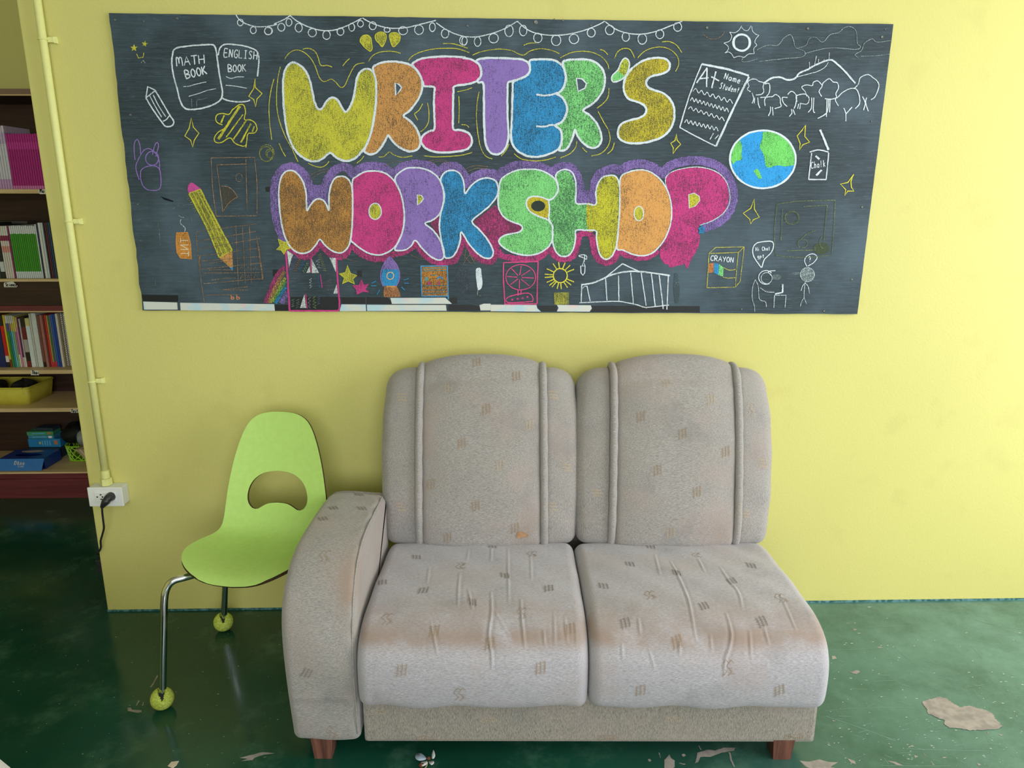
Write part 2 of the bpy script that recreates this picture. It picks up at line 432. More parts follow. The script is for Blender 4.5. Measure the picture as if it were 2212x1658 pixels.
halo.line(px(6, 60,860, 90,905, 160,925, 240,938, 350,942, 450,912, 520,850, 560,900, 620,938, 700,930, 755,870, 775,760, 800,718, 880,722, 905,800, 925,900, 980,960, 1050,968, 1105,925, 1130,865, 1200,900, 1300,928, 1400,915, 1480,860), PINK, 13, .64, lift=.0004, jit=.2)
halo.fill([(1023,478),(1070,443),(1080,455),(1092,472),(1106,479),(1124,485),(1128,494),(1121,501),(1104,505),(1087,509),(1078,518),(1081,530),(1072,542),(1063,530),(1045,505)], PINK, .55, .0004)
halo.put('chalk_halo', 'pink chalk band under the second word')

# ---- the two big words
def letter(name, label, out, col, holes=(), cov=.72, ow=4.6, extra=(), lift=.0008, close=True, holefill=None, oline=None, owcov=.86):
    d = Draw(); o = sm(out, True, 5)
    d.fill(o, col, cov, lift, [h for h in holes] if holefill is None else ())
    if holefill:
        for h in holes: d.fill(h, holefill, .72, lift + .0003)
    for e in extra: d.fill(e[0], e[1], e[2], lift + .0003)
    p = d.put(name, label)
    w = Draw()
    w.line(oline if oline else o, WHITE, ow, owcov, closed=not oline, smooth=bool(oline), lift=lift + .0006)
    for h in holes: w.line(h, WHITE, ow * .7, .85, closed=True, smooth=False, lift=lift + .0006)
    w.put('white_outline', None, p)
    return p
LT = 'chalk_letter'
letter(LT, 'yellow chalk letter W', px(3, 300,545, 350,560, 400,600, 450,670, 480,760, 500,860, 520,950, 545,1005, 575,1025, 605,1005, 640,945, 680,910, 715,905, 755,930, 790,985, 815,1030, 840,1050, 870,1020, 900,960, 925,880, 940,780, 955,700, 985,645, 1030,615, 1075,612, 1115,640, 1140,700, 1150,780, 1150,900, 1140,1030, 1120,1160, 1090,1290, 1050,1390, 1000,1460, 940,1520, 870,1550, 800,1545, 740,1515, 700,1480, 675,1470, 640,1495, 600,1530, 540,1555, 470,1550, 400,1515, 340,1465, 290,1390, 250,1290, 225,1170, 210,1040, 200,900, 197,770, 205,680, 225,610, 260,565), YEL, cov=.74, lift=.0011)
letter(LT, 'orange chalk letter R', px(3, 1115,605, 1150,570, 1210,545, 1290,535, 1380,540, 1460,555, 1530,590, 1585,650, 1615,720, 1620,800, 1600,880, 1555,960, 1490,1040, 1430,1090, 1480,1130, 1540,1190, 1580,1260, 1600,1330, 1595,1400, 1560,1440, 1500,1455, 1440,1440, 1370,1400, 1310,1340, 1275,1290, 1250,1330, 1210,1400, 1160,1460, 1100,1485, 1050,1470, 1030,1440, 1090,1290, 1120,1160, 1140,1030, 1150,900, 1150,780, 1140,700), ORAN, [px(3, 1345,755, 1385,770, 1410,800, 1395,830, 1350,880)], lift=.0008)
letter(LT, 'pink chalk letter I', px(3, 1520,565, 1560,530, 1620,505, 1720,490, 1830,485, 1950,485, 2060,495) + px(4, 0,465, 60,475, 120,500, 160,540, 175,590, 170,640, 140,680, 90,705, 0,725) + px(3, 2060,770, 1950,790, 1940,850, 1935,1000, 1935,1150, 1940,1230, 2010,1235, 2070,1255) + px(4, 0,1155, 60,1190, 85,1240, 80,1290, 50,1330, 0,1350) + px(3, 2040,1445, 1900,1465, 1760,1460, 1670,1430, 1620,1380, 1610,1330, 1640,1280, 1700,1245, 1745,1225, 1745,1100, 1740,950, 1745,850, 1745,800, 1690,790, 1640,785, 1625,740, 1600,680, 1560,620), PINK, lift=.0011)
letter(LT, 'purple chalk letter T', px(4, 130,490, 200,470, 320,465, 450,470, 560,480, 620,510, 640,550, 635,600, 600,640, 530,670, 460,690, 430,705, 425,800, 425,950, 430,1100, 435,1200, 420,1290, 390,1350, 340,1385, 280,1380, 240,1340, 215,1270, 205,1150, 200,1000, 200,850, 195,710, 150,700, 140,680, 170,640, 175,590, 160,540), PURP, cov=.85, lift=.0009)
p = letter(LT, 'blue chalk letter E', px(4, 640,490, 720,480, 820,480, 900,500, 955,550, 980,620, 980,690, 960,750, 920,795, 890,805, 940,835, 980,890, 995,950, 980,1020, 940,1080, 880,1110, 930,1150, 945,1220, 935,1300, 890,1350, 800,1390, 700,1410, 610,1400, 530,1360, 480,1300, 460,1230, 465,1100, 470,950, 475,800, 480,700, 530,670, 600,640, 635,600, 640,550), BLUE, cov=.7, lift=.0007)
for c in ((700,815, 780,825, 850,815, 890,805), (700,1118, 780,1120, 840,1105, 880,1110)):
    w = Draw(); w.line(px(4, *c), WHITE, 4, lift=.0016); w.put('white_outline', None, p)
letter(LT, 'green chalk letter R', px(4, 955,510, 1010,485, 1090,480, 1180,480, 1260,505, 1320,555, 1350,620, 1355,700, 1335,780, 1290,850, 1230,910, 1150,965, 1210,1010, 1270,1080, 1310,1160, 1325,1240, 1300,1300, 1250,1325, 1190,1310, 1130,1260, 1090,1200, 1070,1150, 1050,1220, 1020,1290, 980,1340, 920,1350, 935,1300, 945,1220, 930,1150, 880,1110, 940,1080, 980,1020, 995,950, 980,890, 940,835, 890,805, 920,795, 960,750, 980,690, 980,620), GREEN, [px(4, 1085,660, 1140,665, 1180,710, 1165,755, 1100,785, 1090,720)], cov=.66, lift=.0004)
letter(LT, 'small yellow and green chalk apostrophe', px(4, 1540,470, 1575,480, 1590,520, 1580,580, 1550,640, 1500,680, 1440,695, 1420,670, 1430,630, 1480,580, 1505,520), (190, 200, 70), ow=3, extra=[(px(4, 1480,590, 1545,640, 1500,675, 1445,690, 1425,668, 1435,632), GREEN, .8)])
letter(LT, 'olive yellow chalk letter S ending the first word', px(4, 1850,465, 1920,470, 1965,500, 1975,550, 1950,595, 1890,620, 1820,635, 1770,660, 1750,700, 1770,745, 1830,775, 1910,800, 1970,850, 2010,920, 2020,1000, 2010,1080, 1970,1160, 1900,1220, 1800,1260, 1680,1280, 1570,1275, 1500,1240, 1480,1190, 1490,1130, 1530,1085, 1600,1060, 1690,1035, 1740,1000, 1750,950, 1720,910, 1650,880, 1580,855, 1545,800, 1535,730, 1555,650, 1610,570, 1690,510, 1770,475), (200, 184, 60), cov=.66)
letter(LT, 'brown-orange chalk letter W starting the second word', px(5, 240,165, 290,175, 340,225, 375,290, 395,370, 400,450, 405,540, 430,500, 470,450, 510,430, 550,440, 585,480, 610,540, 610,450, 615,370, 635,290, 670,235, 715,220, 760,225, 800,260, 825,320, 832,420, 832,550, 828,680, 815,800, 790,880, 740,930, 690,935, 630,910, 570,860, 525,810, 490,860, 440,915, 380,940, 310,930, 250,880, 205,800, 175,700, 155,580, 143,450, 143,330, 160,240, 195,185), (194, 140, 74), cov=.64, lift=.0011, ow=3.4)
letter(LT, 'pink chalk letter O', px(5, 830,265, 870,220, 940,180, 1020,170, 1110,180, 1180,220, 1240,290, 1285,390, 1310,510, 1315,630, 1295,750, 1250,850, 1180,920, 1090,955, 1000,945, 920,905, 850,850, 815,810, 828,680, 832,550, 832,420), PINK, [ell(5, 1043, 548, 58, 76)], cov=.76, ow=3.4, holefill=YEL, lift=.0009)
letter(LT, 'purple chalk letter R in the second word', px(5, 1230,235, 1270,185, 1340,145, 1430,140, 1520,155, 1600,200, 1650,260, 1680,340, 1685,430, 1670,510, 1640,580, 1580,630, 1510,660, 1570,710, 1630,780, 1670,860, 1690,940, 1670,995, 1620,1000, 1550,960, 1480,890, 1420,820, 1380,870, 1320,910, 1230,910, 1250,850, 1295,750, 1315,630, 1310,510, 1285,390, 1240,290), PURP, [px(5, 1437,390, 1480,400, 1495,430, 1475,460, 1440,490)], cov=.82, ow=3.4, holefill=YEL, extra=[(px(5, 1560,660, 1640,592, 1640,780), PINK, .5)], lift=.0007)
letter(LT, 'blue chalk letter K', px(5, 1745,165, 1800,170, 1850,215, 1875,290, 1885,380, 1940,310, 2010,255, 2080,235, 2140,245, 2180,275, 2195,340, 2180,410, 2120,490, 2040,560, 1950,640, 2010,710, 2080,790, 2130,870, 2150,940, 2120,985, 2060,980, 1990,930, 1920,850, 1850,740, 1840,820, 1810,910, 1770,970, 1720,985, 1690,960, 1660,800, 1645,700, 1655,580, 1690,430, 1680,340, 1655,260, 1680,200, 1710,175), BLUE, cov=.66, ow=3.4, lift=.0009)
letter(LT, 'pale green chalk letter S', px(6, 90,240, 150,190, 230,155, 320,145, 420,150, 500,180, 565,230, 595,300, 585,360, 540,410, 510,415, 440,390, 370,385, 325,410, 315,460, 350,520, 420,560, 500,590, 540,640, 550,710, 540,780, 500,840, 430,885, 340,905, 240,895, 150,860, 85,810, 75,770, 110,735, 180,715, 250,700, 280,670, 260,635, 190,610, 120,570, 75,500, 65,420, 75,320), GREEN, cov=.74, ow=3.4, lift=.0009, extra=[(px(6, 325,410, 370,385, 440,390, 510,415, 515,500, 515,580, 420,555, 350,520, 315,460), (206, 190, 56), .7), (ell(6, 420, 470, 62, 48), (70, 76, 62), .5)])
letter(LT, 'green and yellow chalk letter H', px(6, 575,200, 620,155, 680,150, 725,180, 750,250, 755,350, 755,445, 850,450, 930,455, 930,350, 950,270, 990,215, 1050,200, 1100,205, 1130,250, 1142,350, 1140,500, 1130,650, 1115,800, 1080,900, 1030,940, 980,920, 950,850, 935,750, 930,690, 850,685, 755,685, 750,760, 730,850, 690,905, 630,915, 580,880, 550,800, 545,700, 550,650, 515,580, 520,500, 515,420, 545,405, 590,350, 595,290), GREEN, cov=.62, ow=3.2, lift=.0006, extra=[(sm(px(6, 850,452, 930,455, 930,350, 950,270, 990,215, 1050,200, 1100,205, 1130,250, 1142,350, 1140,500, 1130,650, 1115,800, 1080,900, 1030,940, 980,920, 950,850, 935,750, 930,690, 860,686), True, 4), (204, 200, 60), .66)])
letter(LT, 'orange chalk letter O', px(6, 1150,215, 1220,170, 1310,150, 1390,160, 1460,200, 1520,260, 1570,350, 1595,450, 1600,550, 1585,650, 1545,750, 1490,830, 1420,890, 1340,910, 1250,895, 1170,860, 1115,840, 1130,650, 1140,500, 1142,350), (220, 162, 96), [ell(6, 1310, 537, 42, 64)], cov=.8, ow=3, holefill=YEL, lift=.0008)
letter(LT, 'dark pink chalk letter P with a ragged foot', px(6, 1545,260, 1560,200, 1620,160, 1720,135, 1830,125, 1940,145, 2030,190, 2090,270, 2115,370, 2105,460, 2050,540, 1960,600, 1850,640, 1835,700, 1850,740, 1840,820, 1800,900, 1770,950, 1740,1020, 1715,985, 1690,990, 1640,1000, 1590,1015, 1565,985, 1540,980, 1500,920, 1500,840, 1545,750, 1585,650, 1600,550, 1595,450, 1570,350), PINK, [px(6, 1750,370, 1800,355, 1845,385, 1850,420, 1810,470, 1755,490)], cov=.7, ow=2, holefill=YEL, oline=px(6, 1570,350, 1545,260, 1560,200, 1620,160, 1720,135, 1830,125, 1940,145, 2030,190, 2090,270, 2115,370, 2105,460, 2050,540, 1960,600, 1850,640), owcov=.7, lift=.0007)

# ---- string of bulbs along the top
d = Draw()
for seg in (px(1, 1405,55, 1440,110, 1520,160, 1640,190, 1760,185, 1850,165) + px(3, 110,150, 210,105, 270,65), px(3, 270,65, 330,115, 430,170, 550,210, 640,220, 740,210, 850,170, 1000,95),
            px(3, 1010,90, 1080,130, 1180,170, 1300,195, 1450,190, 1600,155, 1760,115), px(3, 1765,140, 1850,200, 1950,250, 2050,280) + px(4, 0,262, 120,265, 250,240, 390,190, 520,115),
            px(4, 520,115, 600,185, 700,230, 850,250, 1000,240, 1150,205, 1280,155, 1355,115), px(4, 1360,120, 1450,185, 1550,225, 1700,240, 1850,210, 1980,160, 2095,115)):
    d.line(seg, WHITE, 2.3)
for r, lst in ((1, ((1455,145,32,35), (1595,228,32,38), (1760,235,42,42))), (3, ((45,225,38,38), (180,185,36,40), (258,135,30,38), (358,190,36,45), (497,240,42,42), (643,265,38,45), (785,230,35,38), (900,185,30,40), (990,150,30,33), (1115,170,36,40), (1262,212,30,25), (1425,220,45,42), (1588,212,45,48), (1725,185,30,45), (1855,250,38,45), (2042,322,38,45))),
               (4, ((15,305,25,40), (140,310,32,45), (293,278,45,45), (440,208,40,55), (575,205,35,50), (715,275,40,45), (890,298,45,50), (1060,285,45,45), (1225,225,38,42), (1402,200,42,45), (1555,265,35,42), (1712,285,42,50), (1880,240,38,42), (2050,170,38,42)))):
    for e in lst: d.line(ell(r, *e, n=18), WHITE, 1.9, closed=True, smooth=False)
d.put('chalk_bulb_garland', 'white chalk string of bulbs')

# ---- three yellow drops
for c in ((985,320, 1010,275, 1060,265, 1095,295, 1105,350, 1110,400, 1090,430, 1050,405, 1010,365), (1140,270, 1170,240, 1215,235, 1250,260, 1250,310, 1230,360, 1210,385, 1180,350, 1150,320), (1285,265, 1320,240, 1365,245, 1395,275, 1390,320, 1360,360, 1325,385, 1300,340)):
    d = Draw(); q = sm(px(3, *c), True); d.fill(q, YEL, .7); d.line(q, YEL, 1.8, .9, True, False); d.put('chalk_drop')

# ---- yellow echo lines around the first word
d = Draw()
for c in ((215,510, 250,460, 300,425, 350,418, 410,440, 470,490, 510,550, 540,620, 565,690, 600,735, 640,735, 690,715, 735,745, 775,790, 805,800, 835,770, 870,690, 910,610, 950,565, 1030,548), (400,410, 440,400, 490,410, 530,440, 555,490, 575,560, 600,578, 650,575, 700,592), (810,580, 840,540, 878,505), (1072,535, 1110,480, 1170,445, 1260,430, 1340,435, 1400,452), (1480,525, 1520,480, 1600,440, 1720,410, 1850,400, 1980,405, 2105,445), (1835,352, 1920,352, 2000,370, 2085,400), (170,590, 150,680, 135,800, 132,950, 145,1080, 180,1200, 230,1320, 290,1430, 350,1560), (105,712, 75,830, 55,980, 60,1150, 82,1335), (158,1370, 185,1440, 225,1508), (455,1575, 520,1605, 590,1615, 640,1590, 668,1555), (950,1575, 1000,1535, 1025,1500), (1175,1512, 1230,1505, 1285,1460, 1330,1490, 1420,1515, 1520,1500), (1640,1500, 1750,1510, 1900,1505, 2040,1490, 2132,1465), (1540,1070, 1590,1030, 1625,965), (1540,1070, 1575,1135), (1675,960, 1690,1050, 1685,1150, 1650,1215, 1603,1255), (1995,890, 2000,1000, 1995,1165), (2020,1180, 2070,1185, 2100,1210), (1980,845, 2070,825, 2130,805)):
    d.line(px(3, *c), (206, 200, 80), 1.9, .72)
for c in ((90,440, 180,405, 330,382, 460,395, 570,440, 640,400, 740,378, 850,395, 920,425), (930,465, 1020,420, 1130,402, 1240,415, 1330,460, 1380,520, 1395,570), (1310,385, 1350,400, 1385,437), (580,345, 640,325, 730,322), (1447,470, 1480,405, 1540,375, 1600,390, 1640,465), (1668,465, 1730,405, 1820,368, 1920,365, 2000,400, 2050,460, 2060,530, 2030,595), (1900,313, 1970,310, 2040,345, 2090,415), (1395,755, 1385,840, 1340,900, 1280,945), (1290,975, 1340,1070, 1390,1160, 1405,1250, 1370,1330, 1310,1380, 1225,1402), (1445,1275, 1425,1340, 1378,1382), (155,790, 135,900, 130,1050, 145,1200, 170,1320, 215,1400, 280,1430), (365,1402, 410,1350, 440,1290), (490,1380, 560,1430, 680,1448, 790,1440, 885,1412), (930,1420, 1020,1380, 1075,1320, 1088,1260), (1140,1320, 1160,1345, 1185,1365)):
    d.line(px(4, *c), (206, 200, 80), 1.9, .72)
d.put('chalk_echo_lines', 'thin yellow chalk lines around the first word')
d = Draw()
for c in ((430,215, 520,165, 610,150), (450,240, 530,190, 620,170), (1130,130, 1200,90, 1300,82), (1540,80, 1640,62, 1740,90), (1560,100, 1650,80, 1760,110), (1890,150, 1980,120, 2100,130), (1910,175, 1990,145, 2110,150), (700,960, 800,1000, 900,1020), (1370,950, 1440,985, 1520,1000), (1880,1000, 1900,900, 1960,1010), (1860,940, 1940,1030, 1990,970), (1870,1040, 1930,960, 1980,1040)):
    d.line(px(5, *c), TAN, 1.0, .5)
d.put('chalk_scribble', 'faint tan chalk arcs around the second word')

# ---- left side drawings
d = Draw()
d.line(px(1, 745,430, 850,405, 1000,390, 1140,385, 1180,410, 1200,500, 1215,620, 1235,750, 1260,900, 1240,980, 1170,1030, 1060,1070, 920,1088, 850,1070, 805,1000, 765,850, 730,720, 712,600, 718,500), WHITE, 3.4, closed=True)
d.text('MATH', *px(1, 765,620)[0], 19, 16.3, -6, w=2.2); d.text('BOOK', *px(1, 868,755)[0], 18, 12.4, -13, w=2.6)
for c in ((835,840, 900,835, 950,820, 1030,800, 1085,790), (895,945, 1000,915, 1100,880, 1190,862)): d.line(px(1, *c), WHITE, 1.5)
d.line(px(1, 925,970, 930,1060), WHITE, 1, .4); d.line(px(1, 985,1060, 985,990, 1040,980, 1100,960), WHITE, 1, .4)
d.put('chalk_book', 'white chalk book outline reading MATH BOOK')
d = Draw()
d.line(px(1, 1215,500, 1235,420, 1290,382, 1400,385, 1520,405, 1620,445, 1650,500, 1655,580, 1640,730), WHITE, 3); d.line(px(1, 1260,965, 1320,990, 1420,1005, 1520,1000, 1560,985), WHITE, 3)
d.text('ENGLISH', *px(1, 1278,515)[0], 17, 10.6, 5, w=2); d.text('BOOK', *px(1, 1325,682)[0], 15.5, 10.2, -2, w=2.2)
d.line(px(1, 1300,730, 1350,750, 1420,735, 1495,735), WHITE, 1.5); d.line(px(1, 1295,825, 1400,835, 1525,858), WHITE, 1.6)
d.put('chalk_book', 'white chalk book outline reading ENGLISH BOOK')
d = Draw()
d.line(px(1, 430,960, 440,900, 450,840, 490,858, 530,880), WHITE, 2.8, smooth=False)
d.line(px(1, 530,880, 620,1030, 690,1150, 730,1210, 725,1250, 690,1272, 640,1268, 600,1220, 500,1080, 430,960), WHITE, 3); d.line(px(1, 430,960, 530,885), WHITE, 2.6); d.line(px(1, 615,1215, 655,1195, 690,1145), WHITE, 2.4)
d.line(px(1, 470,935, 530,1050, 600,1170), WHITE, 2); d.line(px(1, 510,930, 570,1050, 645,1165), WHITE, 2)
d.put('chalk_pencil', 'small white chalk pencil outline')
SPK = ((1, 1615,755, 1618,850, 1690,915, 1635,975, 1620,1060, 1600,980, 1545,945, 1600,860), (1, 922,1180, 945,1280, 1005,1345, 955,1420, 938,1495, 915,1420, 852,1375, 900,1290), (7, 1325,1065, 1318,1170, 1365,1225, 1300,1250, 1268,1300, 1275,1240, 1245,1165, 1295,1110), (4, 2040,1190, 2045,1250, 2080,1290, 2040,1330, 2005,1380, 2010,1325, 1985,1280, 2025,1255), (8, 640,455, 640,560, 690,640, 630,665, 605,705, 595,660, 530,600, 605,550), (8, 1630,215, 1600,285, 1605,340, 1630,380, 1570,380, 1540,425, 1550,365, 1495,310, 1570,295))
for r, *c in SPK:
    d = Draw(); d.line(px(r, *c), (216, 208, 74), 2.1, .85, True, False); d.put('chalk_sparkle')
d = Draw()
def star(r, x, y, R, rot=0):
    ox, oy, s = RG[r]
    return [(ox + (x + (R if i % 2 == 0 else R * .42) * math.sin(math.radians(36 * i + rot))) / s, oy + (y - (R if i % 2 == 0 else R * .42) * math.cos(math.radians(36 * i + rot))) / s) for i in range(10)]
d.fill(star(1, 300, 420, 42), YEL, .75); d.fill(star(1, 416, 376, 36, 10), YEL, .75); d.line(px(1, 330,485, 350,530, 400,520, 408,472), YEL, 1.8, smooth=False); d.line(px(1, 380,580, 400,555, 423,585), WHITE, 1.5, .6, smooth=False)
d.put('chalk_star_face', 'two tiny yellow chalk stars over a yellow smile')
d = Draw()
d.line(px(1, 1440,1035, 1490,1040, 1510,1110, 1500,1195, 1560,1200, 1610,1230, 1635,1290, 1610,1340, 1540,1350, 1525,1420, 1515,1500), (214, 208, 70), 2.2)
d.line(px(1, 1440,1035, 1370,1090, 1330,1140, 1250,1130, 1195,1155, 1195,1220, 1260,1255), (214, 208, 70), 2.2)
d.line(px(1, 1310,1280, 1220,1330, 1175,1390, 1185,1440, 1250,1445, 1340,1395, 1400,1455, 1480,1485, 1515,1475), (214, 208, 70), 2.2)
for a, w in (((1450,1050, 1215,1410), 5.5), ((1485,1140, 1300,1390), 2.8), ((1520,1205, 1380,1410), 3.2), ((1570,1240, 1460,1445), 4), ((1280,1150, 1245,1235), 3.5), ((1605,1270, 1585,1330), 3)): d.line(px(1, *a), (214, 208, 70), w, .7)
d.put('chalk_butterfly', 'striped yellow chalk butterfly')
d = Draw()
for e in ((1740,1560,80,92), (1735,1570,70,80), (1775,1565,45,48), (1780,1575,36,40)): d.line(ell(1, *e, n=22), (176, 180, 80), 1.5, .6, True, False)
d.put('chalk_scribble', 'yellow-green chalk ring scribble')
d = Draw()
for q in ([(292,345),(290,322),(292,306),(298,302),(303,316),(304,332)], [(330,334),(334,316),(339,308),(343,314),(339,330),(337,338)], [(301,388),(294,362),(299,345),(312,324),(326,322),(340,336),(345,352),(345,368)]): d.line(q, PURP, 2.2)
d.line(ell(0, 329, 342, 14, 15), PURP, 2.4, .8, True, False); d.line([(304,372),(312,362),(330,358),(344,364),(348,384),(347,404),(338,411),(318,409),(307,396)], PURP, 2.2, closed=True)
d.put('chalk_doodle', 'purple chalk doodle with two tall ears')
d = Draw()
d.fill(px(2, 685,405, 800,365, 900,570, 1115,970, 985,1040, 860,740), YEL, .55)
for c in ((685,405, 860,740, 985,1040), (800,365, 900,570, 1115,970)): d.line(px(2, *c), YEL, 3.2)
for c in ((725,395, 890,720, 1020,1010), (765,380, 930,690, 1055,990), (985,1040, 1115,970), (690,400, 800,362)): d.line(px(2, *c), YEL, 2.2)
d.hatch(px(2, 700,400)[0], px(2, 1050,1000)[0], 24, YEL, 60, 1.2, .6)
d.fill(sm(px(2, 688,402, 672,350, 690,305, 720,298, 770,335, 797,362), True), (206, 84, 160), .8)
d.fill(px(2, 985,1045, 1115,975, 1122,1135, 1092,1140), ORAN, .7); d.fill(px(2, 1090,1140, 1120,1135, 1120,1172), BLUE, .8)
d.put('chalk_pencil', 'large yellow chalk pencil with a pink eraser and blue point')
d = Draw()
for c in ((905,50, 1335,45), (1335,45, 1360,300, 1360,600), (905,50, 920,350, 955,630), (955,630, 1365,625), (960,120, 1270,110), (960,120, 985,300, 1020,585), (1020,585, 1090,490, 1165,440), (1170,440, 1120,370, 1060,335, 1005,330), (1250,60, 1262,575)): d.line(px(2, *c), TAN, 1.5, .6)
d.line(ell(2, 1182, 245, 32, 40), TAN, 1.1, .5, True, False); d.fill(px(2, 1010,340, 1090,350, 1160,440, 1040,560), (130, 110, 84), .35, .0004)
d.put('chalk_picture_frame', 'thin orange chalk picture frame')
d = Draw()
for c in ((1150,720, 1175,1310), (1215,720, 1245,1300), (1285,710, 1305,1300), (1355,830, 1420,1260), (755,785, 1355,705), (760,880, 1350,780), (780,955, 1390,850), (795,1025, 1360,950), (805,1075, 1390,1030), (815,1155, 1400,1095), (820,1195, 1390,1190), (830,1300, 1410,1250), (1020,1360, 1270,1330), (1010,1362, 1270,1362), (850,1415, 1225,1405), (860,1100, 1010,1080, 1120,1085), (880,1165, 1000,1160, 1120,1165), (900,1265, 1050,1245, 1150,1245), (755,790, 790,1160, 835,1480), (1190,1155, 1215,1125, 1225,1150), (1255,1160, 1275,1130, 1290,1155), (1325,1160, 1345,1130, 1360,1165), (1195,1250, 1215,1210, 1225,1245), (1260,1245, 1280,1210, 1290,1245), (1325,1250, 1350,1205, 1370,1245)): d.line(px(2, *c), TAN, 1.2, .55, smooth=False)
d.line(px(2, 790,1020, 795,1160), TAN, 4, .45); d.line(px(2, 1370,900, 1420,1260), TAN, 3.5, .45)
d.text('bb', *px(2, 1100,1455)[0], 9, 12, 0, (210, 140, 100), 2)
d.put('chalk_table', 'thin orange chalk table of rows and columns')
d = Draw()
q = px(2, 560,795, 670,790, 700,900, 710,1055, 600,1045, 565,990, 555,880); d.fill(q, (206, 142, 66), .78); d.line(q, (216, 150, 80), 2, .8, True, False)
for c in ((600,1000, 680,1000), (680,975, 680,1025), (600,960, 680,960), (680,960, 600,915), (600,915, 680,915), (600,870, 680,870), (600,845, 600,890)): d.line(px(2, *c), (226, 210, 180), 1.8, .8)
d.line(px(2, 640,785, 645,745, 600,700, 605,660), WHITE, 1.5, .7, smooth=True); d.line(px(2, 580,620, 610,640, 635,640), WHITE, 1.2, .5)
d.put('chalk_doodle', 'orange chalk stick lettered TNT with a white fuse')
d = Draw()
for c in ((370,660, 580,520), (620,520, 740,512), (375,660, 392,830, 400,920), (470,715, 500,745, 560,690), (710,615, 712,700), (915,510, 920,560), (350,1260, 352,1320), (185,870, 230,872)): d.line(px(2, *c), (150, 168, 172), 1.1, .45)
d.fill(px(2, 400,432, 470,455, 530,478, 525,488, 440,468), (22, 26, 28), .9)
d.put('chalk_scribble', 'faint white chalk house lines')

# ---- right side drawings
d = Draw()
d.line(px(7, 335,480, 560,525, 785,590), WHITE, 4.6); d.line(px(7, 785,600, 620,940, 470,1265), WHITE, 4.2); d.line(px(7, 470,1265, 300,1180, 125,1085), WHITE, 2.6); d.line(px(7, 125,1085, 200,830, 270,640, 335,480), WHITE, 2.6)
for c in ((285,660, 385,515), (385,515, 380,700), (315,620, 400,610), (470,550, 430,710), (425,600, 500,640)): d.line(px(7, *c), WHITE, 3)
d.text('Name:', *px(7, 545,620)[0], 13, 9.6, 17, w=1.8); d.text('Student', *px(7, 500,710)[0], 13, 6.3, 15, w=1.7, slant=.12)
for a, b, n, amp in (((250,740), (630,860), 7, 34), ((225,830), (590,940), 10, 34), ((205,910), (550,1025), 7, 30), ((170,1040), (490,1120), 8, 34)):
    q = []
    for i in range(2 * n + 1):
        t = i / (2 * n); q += [a[0] + (b[0] - a[0]) * t, a[1] + (b[1] - a[1]) * t - (amp if i % 2 else 0)]
    d.line(px(7, *q), WHITE, 1.8)
d.line(px(7, 412,1200, 445,1140), WHITE, 2); d.line(px(7, 460,1195, 495,1155), WHITE, 2)
d.put('chalk_test_paper', 'white chalk test paper marked A+')
d = Draw()
for R, w in (((85,82), 2.6), ((76,74), 2.4), ((70,84), 1.6)): d.line(ell(7, 715, 275, *R), WHITE, w, .9, True, False)
d.line(px(7, 600,175, 650,180, 690,155, 715,115), WHITE, 1.3); d.line(px(7, 715,130, 740,155, 775,158, 805,115), WHITE, 1.3); d.line(px(7, 812,120, 820,165, 850,195, 880,205), WHITE, 1.3)
d.line(px(7, 880,205, 850,240, 842,275, 860,300, 832,330, 835,380), WHITE, 1.3); d.line(px(7, 835,380, 780,385, 740,415, 690,405, 640,420), WHITE, 1.3); d.line(px(7, 640,420, 620,385, 590,365, 555,375), WHITE, 1.3); d.line(px(7, 555,375, 585,345, 585,310, 545,280), WHITE, 1.3); d.line(px(7, 545,280, 600,260, 620,215, 600,175), WHITE, 1.3)
d.put('chalk_sun', 'white chalk sun')
d = Draw()
d.line(px(7, 350,195, 400,235, 470,240, 530,205, 550,170), TAN, 1.1, .6)
for c in ((860,345, 960,300, 1060,300, 1120,230, 1180,200, 1210,250, 1230,320, 1315,360, 1295,410, 1100,430, 930,450, 880,455), (870,430, 800,450, 740,460, 715,445, 760,395, 830,380), (1245,330, 1330,300, 1360,240, 1420,225, 1490,270, 1560,200, 1640,180, 1700,130, 1760,125, 1810,170, 1820,280, 1850,315, 1800,340, 1560,325, 1320,378), (1835,425, 1800,390, 1860,350, 1890,280, 1960,240, 2010,270, 2140,255), (1855,405, 2000,400, 2130,385)): d.line(px(7, *c), (176, 190, 194), 1.3, .6)
d.put('chalk_clouds', 'faint white chalk clouds')
d = Draw()
d.line(px(7, 930,660, 1000,615, 1080,605, 1150,630, 1220,620, 1270,565, 1350,530, 1430,485, 1560,440, 1640,490, 1720,570, 1800,665), WHITE, 3.6)
d.line(px(7, 1220,610, 1350,575, 1440,550, 1510,510, 1545,460), WHITE, 1.5)
for c in ((1365,520, 1362,460), (1410,500, 1430,400), (1448,470, 1452,430), (1500,455, 1503,435), (1550,445, 1553,370)): d.line(px(7, *c), WHITE, 1.4, .7)
d.put('chalk_hills', 'white chalk hill outline')
